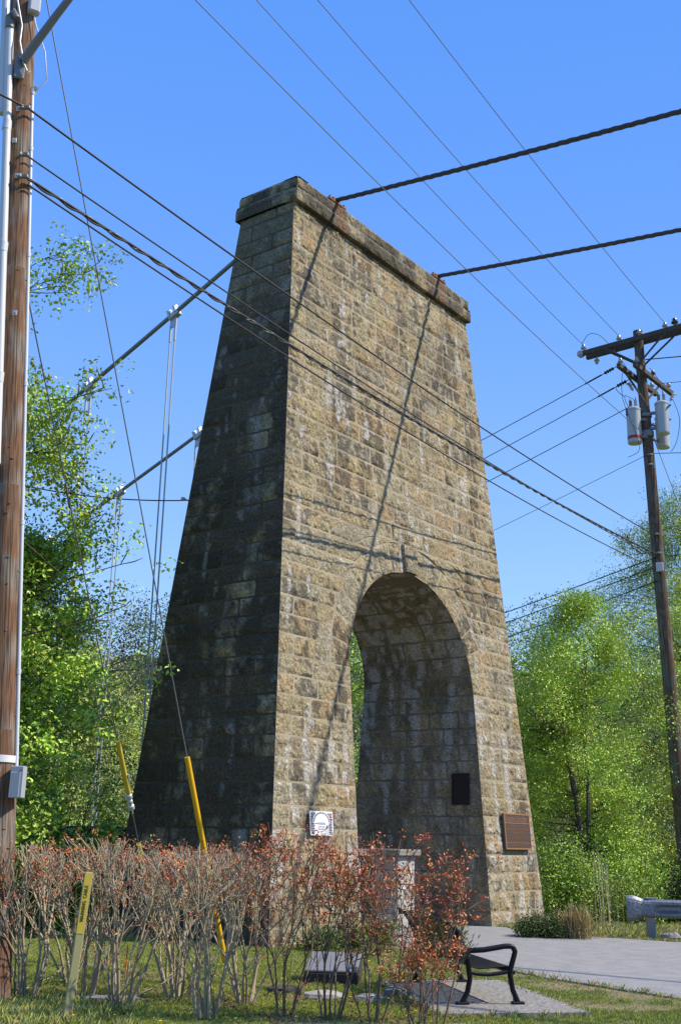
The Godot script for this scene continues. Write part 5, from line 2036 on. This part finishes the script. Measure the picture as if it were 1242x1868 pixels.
func make_small():
	# slanted memorial tablet
	var t := thing("memorial_marker", "low dark marker with a slanting grey tablet in the grass", "marker", Vector3(0.04, 0, -14.2), -0.12)
	var st := mb()
	var w := 0.31
	var pf := [Vector2(0.30, 0.0), Vector2(0.30, 0.12), Vector2(-0.26, 0.28), Vector2(-0.26, 0.0)]
	for i in 4:
		var a: Vector2 = pf[i]
		var b: Vector2 = pf[(i + 1) % 4]
		if i == 3: continue
		quad(st, Vector3(w, b.y, b.x), Vector3(-w, b.y, b.x), Vector3(-w, a.y, a.x), Vector3(w, a.y, a.x))
	for s in [-w, w]:
		var q := [Vector3(s, 0, 0.30), Vector3(s, 0.12, 0.30), Vector3(s, 0.28, -0.26), Vector3(s, 0, -0.26)]
		if s < 0: quad(st, q[0], q[1], q[2], q[3])
		else: quad(st, q[3], q[2], q[1], q[0])
	obj("stone_base", st, mat(Color(0.05, 0.042, 0.036), 0.8), t)
	st = mb()
	var tl := atan2(0.16, 0.56)
	bx(st, Transform3D(Basis(Vector3(1, 0, 0), tl), Vector3(0, 0.22, 0.02)), Vector3(0.60, 0.03, 0.56), 0.008)
	obj("tablet", st, mat(Color(0.24, 0.25, 0.27), 0.4, 0.2), t)
	# edging stones round the bed in front of it
	var es := [[Vector3(-0.05, 0, -12.7), Vector3(0.42, 0.10, 0.24), 0.2, "pale flat edging stone before the slanting marker, left one"], [Vector3(0.42, 0, -12.55), Vector3(0.3, 0.10, 0.2), -0.3, "pale flat edging stone before the slanting marker, right one"], [Vector3(-0.5, 0, -13.1), Vector3(0.36, 0.1, 0.22), 0.5, "dark edging stone left of the slanting marker"], [Vector3(0.72, 0, -13.1), Vector3(0.34, 0.12, 0.2), 0.9, "grey edging stone between the marker and the bench"], [Vector3(-2.2, 0, -12.2), Vector3(0.7, 0.07, 0.22), -0.08, "long grey edging stone in the grass behind the yellow post"]]
	for e in es:
		var s := mb()
		var r := RandomNumberGenerator.new()
		r.seed = hash(e[3])
		var hs: Vector3 = e[1]
		var P := func(i: int, j: int) -> Vector3:
			var th := PI * i / 6.0
			var ph := TAU * j / 10.0
			var d := Vector3(sin(th) * cos(ph), cos(th), sin(th) * sin(ph))
			var m := maxf(absf(d.x), maxf(absf(d.y), absf(d.z)))
			d = d / lerpf(1.0, m, 0.6)
			var nz := 1.0 + 0.22 * n_fine.get_noise_3d(d.x * 0.14 + hs.x * 20.0, d.y * 0.14, d.z * 0.14)
			return Vector3(d.x * hs.x * 0.5, d.y * hs.y * 0.6, d.z * hs.z * 0.5) * nz
		for i in 6:
			for j in 10:
				quad(s, P.call(i, j + 1), P.call(i + 1, j + 1), P.call(i + 1, j), P.call(i, j))
		var o := obj("edging_stone", s, mat(Color(0.36, 0.345, 0.31) if e[3].begins_with("pale") else (Color(0.06, 0.055, 0.05) if e[3].begins_with("dark") else Color(0.2, 0.2, 0.19)), 0.95))
		o.position = e[0] + Vector3(0, hs.y * 0.25, 0)
		o.rotation.y = e[2]
		tag(o, e[3], "stone", "edging stones in the lawn")
	# lump of concrete by the rail
	var s := mb()
	var P2 := func(i: int, j: int) -> Vector3:
		var th := PI * i / 6.0
		var ph := TAU * j / 10.0
		var d := Vector3(sin(th) * cos(ph), cos(th), sin(th) * sin(ph))
		var nz := 1.0 + 0.3 * n_fine.get_noise_3d(d.x * 0.12, d.y * 0.12, d.z * 0.12)
		return Vector3(d.x * 0.2, d.y * 0.1, d.z * 0.13) * nz
	for i in 6:
		for j in 10: quad(s, P2.call(i, j + 1), P2.call(i + 1, j + 1), P2.call(i + 1, j), P2.call(i, j))
	var lump := obj("concrete_lump", s, M.concrete)
	lump.position = Vector3(6.02, 0.06, -21.3)
	tag(lump, "broken lump of concrete at the guard rail's foot", "rubble")
	# cable marker post
	var m := thing("marker_post", "leaning tan cable marker post with a yellow label", "marker post", Vector3(-2.31, 0, -10.82), 0.35)
	m.rotation.z = -0.075
	st = mb()
	bx(st, at(Vector3(0, 0.62, 0)), Vector3(0.074, 1.30, 0.022), 0.005)
	for x in [-0.033, 0.033]: bx(st, at(Vector3(x, 0.62, -0.014)), Vector3(0.012, 1.28, 0.03), 0.003)
	var mp := obj("post", st, M.tan_post, m)
	st = mb()
	bx(st, at(Vector3(-0.004, 1.0, 0.0125)), Vector3(0.06, 0.52, 0.003))
	obj("yellow_label", st, M.dull_yellow, mp)
	var lb := text("WARNING  CABLE", 0.04, "Droid Sans", mat(Color(0.02, 0.02, 0.02), 0.6), mp, Vector3(-0.004, 1.0, 0.015))
	lb.rotation.z = PI / 2
	# survey stake
	st = mb()
	rod(st, Vector3(-2.36, -0.05, -14.0), Vector3(-2.35, 0.38, -14.0), 0.008, 6)
	tag(obj("orange_stake", st, M.orange), "thin orange wire stake in the grass under the hedge", "stake")

func make_guardrail():
	var t := thing("guard_rail", "galvanised steel guard rail with a flared end beside the road", "guard rail", Vector3(5.72, 0, -21.5))
	var prof := [Vector2(-0.02, 0.155), Vector2(0.03, 0.15), Vector2(0.075, 0.115), Vector2(0.075, 0.075), Vector2(0.005, 0.03), Vector2(0.005, -0.03), Vector2(0.075, -0.075), Vector2(0.075, -0.115), Vector2(0.03, -0.15), Vector2(-0.02, -0.155)]
	var d := Vector3(0.985, 0, 0.17)
	var nrm := Vector3(-0.17, 0, 0.985)
	var st := mb()
	var c := Vector3(0, 0.53, 0.06)
	for i in prof.size() - 1:
		var a: Vector2 = prof[i]
		var b: Vector2 = prof[i + 1]
		for k in 6:
			var l0 := 0.18 + 7.8 * k / 6.0
			var l1 := 0.18 + 7.8 * (k + 1) / 6.0
			var p := func(q: Vector2, l: float, th: float) -> Vector3: return c + d * l + nrm * (q.x - th) + Vector3(0, q.y, 0)
			quad(st, p.call(a, l0, 0), p.call(a, l1, 0), p.call(b, l1, 0), p.call(b, l0, 0))
			quad(st, p.call(b, l0, 0.004), p.call(b, l1, 0.004), p.call(a, l1, 0.004), p.call(a, l0, 0.004))
	obj("w_beam", st, M.rail, t)
	# end shoe: the corrugation dies out into a tall flared, rolled plate
	st = mb()
	var n := 14
	for i in n:
		for j in prof.size() - 1:
			var q := []
			for e in [[i, j], [i, j + 1], [i + 1, j + 1], [i + 1, j]]:
				var f := float(e[0]) / n
				var flat := sstep(0.0, 0.3, f)
				var flare := sstep(0.45, 0.85, f)
				var a: Vector2 = prof[e[1]]
				var yy := a.y * (1.0 + 0.42 * flare)
				var xx := lerpf(a.x, 0.06 * (1.0 - pow(absf(a.y) / 0.155, 4.0)) + 0.012, flat)
				xx += 0.05 * sin(clampf((f - 0.55) / 0.45, 0, 1) * PI * 0.5)
				q.append(c + d * (0.19 - 0.62 * f) + nrm * xx + Vector3(0, yy, 0))
			quad(st, q[0], q[1], q[2], q[3])
			quad(st, q[3] - nrm * 0.005, q[2] - nrm * 0.005, q[1] - nrm * 0.005, q[0] - nrm * 0.005)
	var shoe := obj("end_shoe", st, M.rail, t)
	for k in 3:
		st = mb()
		bx(st, at(d * 2.3 * k + Vector3(0.0, 0.3, 0)), Vector3(0.15, 0.72, 0.13), 0.006)
		var gp := obj("post", st, M.galv_dark, t)
		st = mb()
		bx(st, at(d * 2.3 * k + Vector3(0.0, 0.70, 0.02)), Vector3(0.2, 0.03, 0.12), 0.006)
		obj("post_cap", st, M.rail, gp)
	for q in [[0.02, 0.11], [-0.12, 0.11], [0.02, -0.11], [-0.12, -0.11]]:
		st = mb()
		lathe(st, frame(c + d * q[0] + nrm * 0.065 + Vector3(0, q[1], 0), nrm), [Vector2(0, 0.016), Vector2(0.014, 0.012), Vector2(0.018, 0)], 8)
		obj("bolt", st, M.galv_dark, shoe)

# ---------------------------------------------------------------- everything that grows
func make_plants():
	var big := clump_mesh(12, 0.24, 0.084, 0.054, 5, 0.15)
	var small := clump_mesh(13, 0.26, 0.068, 0.042, 6, 0.0)
	var tiny := clump_mesh(5, 0.045, 0.042, 0.019, 7, -0.4)
	var needle := clump_mesh(9, 0.2, 0.11, 0.03, 8, -0.3)
	var spring := Color(0.38, 0.54, 0.065)
	var lime := Color(0.50, 0.59, 0.085)
	var mid := Color(0.27, 0.38, 0.045)
	var deep := Color(0.04, 0.075, 0.012)
	# left: the big-leaved tree behind the near pole and its neighbours
	tree("maple_tree", "big bright maple close behind the near pole at left", "", Vector3(-7.2, -0.2, -19.3), 11.3, 1.0, 3.0, 101, 400, 14, 0.45, big, 1.0, spring, 1, 0, -0.14, [Vector3(-5.0, 12.3, -19.0), Vector3(-4.4, 11.6, -18.6), Vector3(-5.2, 11.5, -18.8), Vector3(-4.2, 9.2, -18.8), Vector3(-4.5, 8.3, -19.0), Vector3(-4.15, 7.2, -18.8), Vector3(-3.75, 6.1, -18.8), Vector3(-3.55, 5.3, -18.8), Vector3(-3.6, 4.4, -18.9), Vector3(-3.8, 3.4, -18.8)], 0.17)
	tree("maple_tree", "fresh green young maple under the cable at left", "", Vector3(-6.2, -0.4, -22.0), 7.6, 0.8, 2.6, 102, 260, 13, 0.45, big, 1.0, spring.lerp(lime, 0.4), 2, 1, -0.2)
	tree("leafy_tree", "hazy pale tree seen in the gap beside the tower", "trees beyond the river", Vector3(-11.6, -3.0, -52.0), 12.6, 2.0, 4.2, 103, 260, 12, 0.8, small, 1.6, Color(0.42, 0.50, 0.10), 1, 0, -0.15)
	tree("leafy_tree", "broad green tree beyond the bridge at far left", "trees beyond the river", Vector3(-17.5, -3.0, -47.0), 13.0, 1.0, 5.0, 104, 300, 12, 0.8, small, 1.6, mid, 1, 0, -0.2)
	tree("leafy_tree", "dark leafy tree below the cable behind the maple", "trees beyond the river", Vector3(-10.2, -1.2, -33.0), 8.3, 0.5, 3.6, 105, 320, 12, 0.7, small, 1.4, Color(0.30, 0.42, 0.055), 1, 1, -0.25)
	tree("leafy_tree", "green tree glimpsed through the arch", "trees beyond the river", Vector3(0.2, -3.0, -44.0), 13.2, 1.0, 4.0, 106, 260, 12, 0.8, small, 1.5, spring, 1, 0, -0.2)
	# right: behind the guard rail
	tree("alder_tree", "bushy bright green many-stemmed tree right of the tower", "", Vector3(6.35, 0, -29.3), 7.7, 0.8, 2.35, 111, 300, 17, 0.42, small, 0.95, Color(0.42, 0.57, 0.07), 5, 2, 0.0, [], 0.10)
	tree("locust_tree", "lime green tree behind the far pole", "", Vector3(11.4, 0, -37.2), 10.1, 1.0, 3.6, 112, 340, 15, 0.5, small, 1.1, lime, 3, 2, -0.06, [], 0.12)
	tree("birch_tree", "tall thin-leaved tree rising behind the far pole", "", Vector3(13.9, 0, -44.5), 15.6, 3.0, 3.9, 113, 560, 15, 0.6, small, 1.15, Color(0.34, 0.43, 0.075), 2, 2, -0.08, [], 0.16)
	tree("ash_tree", "sparse tree against the sky at the tower's right side", "", Vector3(6.6, 0, -40.0), 9.4, 2.0, 2.6, 114, 190, 9, 0.7, small, 1.2, Color(0.33, 0.40, 0.05), 2, 2, -0.05, [], 0.10)
	tree("alder_tree", "small green tree hard against the tower's right corner", "", Vector3(4.2, 0, -32.5), 6.4, 0.6, 1.9, 115, 190, 14, 0.42, small, 1.0, Color(0.26, 0.40, 0.04), 3, 2, -0.12, [], 0.09)
	tree("leafy_tree", "green tree at the right edge behind the guard rail", "", Vector3(15.6, 0, -38.5), 9.8, 1.0, 3.6, 116, 280, 14, 0.5, small, 1.1, spring, 2, 2, -0.08, [], 0.12)
	# undergrowth
	var sh := [[Vector3(8.4, 0, -25.6), Vector3(1.35, 1.9, 1.0), 1700, deep, "dark evergreen bush behind the guard rail"], [Vector3(10.6, 0, -26.5), Vector3(1.7, 1.7, 1.2), 1500, mid, "green bush at the right edge behind the guard rail"], [Vector3(6.4, 0, -25.5), Vector3(1.1, 1.0, 0.8), 1200, mid, "low green bush behind the guard rail's flared end"], [Vector3(5.2, 0, -27.0), Vector3(1.3, 1.9, 0.9), 1500, Color(0.30, 0.44, 0.05), "waist-high green bush near the tower's right corner"], [Vector3(7.0, 0, -27.6), Vector3(1.5, 1.7, 0.9), 1500, Color(0.34, 0.48, 0.05), "leafy bush at the many-stemmed tree's foot"]]
	for i in sh.size():
		shrub("green_bush", sh[i][4], "bush", "bushes behind the guard rail", sh[i][0], sh[i][1], 200 + i, sh[i][2], small, 0.9, sh[i][3])
	var sl := [[Vector3(-6.0, -0.3, -23.0), Vector3(2.0, 2.6, 1.2), "tall leafy bush beneath the maple at left"], [Vector3(-4.4, -0.2, -21.6), Vector3(1.1, 2.1, 0.9), "leafy bush against the tower's back left corner"], [Vector3(-9.0, -0.3, -23.5), Vector3(2.0, 2.4, 1.2), "leafy bush left of the near pole"]]
	for i in sl.size():
		shrub("green_bush", sl[i][2], "bush", "bushes under the maple", sl[i][0], sl[i][1], 220 + i, 1900, big, 0.9, Color(0.32, 0.47, 0.06))
	# clump of nandina and dead ornamental grass at the tower's corner
	shrub("evergreen_clump", "low dark evergreen clump at the tower's right corner", "bush", "", Vector3(3.72, 0, -21.3), Vector3(0.42, 0.46, 0.4), 231, 700, small, 0.55, Color(0.07, 0.11, 0.018))
	var r := RandomNumberGenerator.new()
	r.seed = 55
	for q in [["straw_clump", "tuft of straw-coloured ornamental grass beside the evergreen clump", Vector3(4.32, 0, -21.25), 620, 0.62, Color(0.40, 0.30, 0.13), 0.85, 0.26], ["straw_clump", "few upright bleached reeds before the many-stemmed tree", Vector3(5.6, 0, -24.2), 26, 1.75, Color(0.42, 0.36, 0.22), 0.16, 0.4]]:
		var t := thing(q[0], q[1], "grass clump", q[2], 0.0)
		var st := mb()
		for i in q[3]:
			var a := r.randf() * TAU
			var d := Vector3(cos(a), 0, sin(a))
			var L: float = q[4] * r.randf_range(0.5, 1.15)
			var out: float = r.randf_range(0.1, 1.0) * q[6]
			var p0: Vector3 = Vector3(r.randfn(), 0, r.randfn()) * q[7] * 0.5
			var w := Vector3(-d.z, 0, d.x) * 0.005
			st.set_color(leaf_col(r, q[5] if r.randf() < 0.8 else Color(0.2, 0.2, 0.06), 0.25))
			var pv: Vector3 = p0
			for k in 4:
				var f := (k + 1) / 4.0
				var pn: Vector3 = p0 + d * out * L * f * f * 0.8 + Vector3(0, L * (f - 0.55 * out * f * f), 0)
				quad(st, pv - w, pv + w, pn + w * 0.8, pn - w * 0.8)
				pv = pn
		var o := obj("blades", st, M.grass, t)
		o.set_meta("kind", "stuff")
	# little green perennials along the foot of the left pier
	var pp := [[1.0, 0.9, "small green perennial at the left pier's foot"], [1.9, 0.75, "leafy perennial between the marker and the left pier"], [0.3, 0.6, "small green perennial by the tower's lit corner"], [2.5, 1.6, "green perennial before the archway"]]
	for i in pp.size():
		shrub("perennial", pp[i][2], "plant", "perennials at the tower's foot", TL(pp[i][0], 0, pp[i][1]), Vector3(0.34, 0.42, 0.3), 240 + i, 170, needle, 0.9, Color(0.13, 0.19, 0.03))
	# the clipped shrubs in front
	var grey := Color(0.39, 0.335, 0.22)
	var brown := Color(0.20, 0.145, 0.10)
	var L := [[-2.95, -11.9, "grey clipped shrub right beside the near pole"], [-2.5, -12.4, "clipped shrub behind the yellow marker post"], [-2.0, -11.7, "grey-stemmed shrub right of the marker post"], [-1.55, -12.5, "clipped shrub before the tower's shaded flank"], [-1.1, -11.2, "stout branching grey shrub before the yellow guard"], [-0.85, -12.2, "clipped shrub at the yellow guard's foot"], [-2.85, -13.4, "back-row shrub behind the pole-side shrubs"], [-1.75, -13.6, "back-row shrub between the two guy wires"]]
	for i in L.size():
		red_shrub(L[i][2], "clipped grey shrubs in front of the shaded flank", Vector3(L[i][0], 0, L[i][1]), 300 + i, 8, 1.41 if L[i][1] > -13.0 else 1.43, 0.6, 0.0185, 4, 0.6, tiny, 3, grey, 0.06, 0.13)
	var R := [[-0.42, -11.4, "thin reddish shrub before the tower's lit corner", 1.42], [0.03, -11.3, "red-leaved shrub below the warning sign", 1.34], [0.40, -11.1, "red-leaved shrub before the left end of the archway", 1.40], [0.92, -11.0, "tall red-leaved shrub in front of the bench back", 1.3], [0.78, -10.6, "low red-leaved shrub nearest the camera beside the pad", 0.7]]
	for i in R.size():
		red_shrub(R[i][2], "red-leaved shrubs in front of the archway", Vector3(R[i][0], 0, R[i][1]), 330 + i, 6, R[i][3], 0.56, 0.012, 4, 0.85, tiny, 3, brown, 0.2, 0.2)
	# far wooded slopes, one mass
	var fx := []
	var fc := []
	for i in 3600:
		var a := r.randf() * TAU
		var dist := r.randf_range(62.0, 165.0)
		var x := cos(a) * dist
		var z := -12.0 + sin(a) * dist
		if z > 10.0: continue
		var hh := r.randf_range(5.0, 9.0)
		var c: Color = [Color(0.13, 0.18, 0.035), Color(0.08, 0.125, 0.025), Color(0.17, 0.19, 0.06), Color(0.10, 0.085, 0.06)][r.randi() % 4]
		for k in 22:
			var f := r.randf()
			var rad := sqrt(r.randf()) * 2.6 * sqrt(maxf(0.05, 1.0 - pow(2.0 * f - 0.9, 2.0) * 0.8))
			var g := r.randf() * TAU
			fx.append(Transform3D(rbasis(r, r.randf_range(4.0, 7.0)), Vector3(x + cos(g) * rad, ground_y(x, z) + 0.8 + f * hh, z + sin(g) * rad)))
			fc.append(leaf_col(r, c, 0.2))
	tag(multi("distant_woods", small, M.leaf, fx, fc), "distant wooded hillside behind the nearer trees", "woods", "", "stuff")

# ---------------------------------------------------------------- scene
func _ready():
	rng.seed = 4242
	# camera
	var cam := Camera3D.new()
	cam.name = "camera"
	var pitch := 0.2821
	var roll := 0.022
	var f := Vector3(0, sin(pitch), -cos(pitch))
	var rt := Vector3(1, 0, 0)
	var up := rt.cross(f)
	var r2 := rt * cos(roll) + up * sin(roll)
	var u2 := rt * -sin(roll) + up * cos(roll)
	cam.transform = Transform3D(Basis(r2, u2, -f), Vector3(0, 1.6, 0))
	cam.fov = 48.743
	cam.near = 0.1
	cam.far = 600.0
	add_child(cam)
	cam.current = true
	# sky and exposure
	var we := WorldEnvironment.new()
	we.name = "world_environment"
	var env := Environment.new()
	env.background_mode = Environment.BG_SKY
	var sm := ProceduralSkyMaterial.new()
	sm.sky_top_color = Color(0.086, 0.268, 0.80).linear_to_srgb()
	sm.sky_horizon_color = Color(0.56, 0.86, 1.08).linear_to_srgb()
	sm.sky_curve = 0.175
	sm.sky_energy_multiplier = 1.0
	sm.ground_bottom_color = Color(0.10, 0.11, 0.06).linear_to_srgb()
	sm.ground_horizon_color = Color(0.35, 0.42, 0.45).linear_to_srgb()
	sm.sun_angle_max = 12.0
	var sky := Sky.new()
	sky.sky_material = sm
	env.sky = sky
	env.tonemap_mode = Environment.TONE_MAPPER_LINEAR
	env.tonemap_exposure = 1.22
	env.sdfgi_enabled = true
	env.ssao_enabled = true
	env.ssil_enabled = true
	we.environment = env
	add_child(we)
	# sun, high and from the right
	var sun := DirectionalLight3D.new()
	sun.name = "sun"
	var s := Vector3(1.178, 1.30, 0.096).normalized()
	sun.transform = Transform3D(Basis.looking_at(-s, Vector3(0, 1, 0.01)), Vector3(0, 30, 0))
	sun.light_energy = 1.5
	sun.light_color = Color(1.0, 0.955, 0.88)
	sun.light_angular_distance = 0.5
	sun.shadow_enabled = true
	add_child(sun)
	make_materials()
	make_ground()
	make_tower()
	make_cables()
	make_pillars()
	make_signs()
	make_left_pole()
	make_right_pole()
	make_wires()
	make_guys()
	make_guardrail()
	make_bench()
	make_small()
	make_plants()
	make_grass()
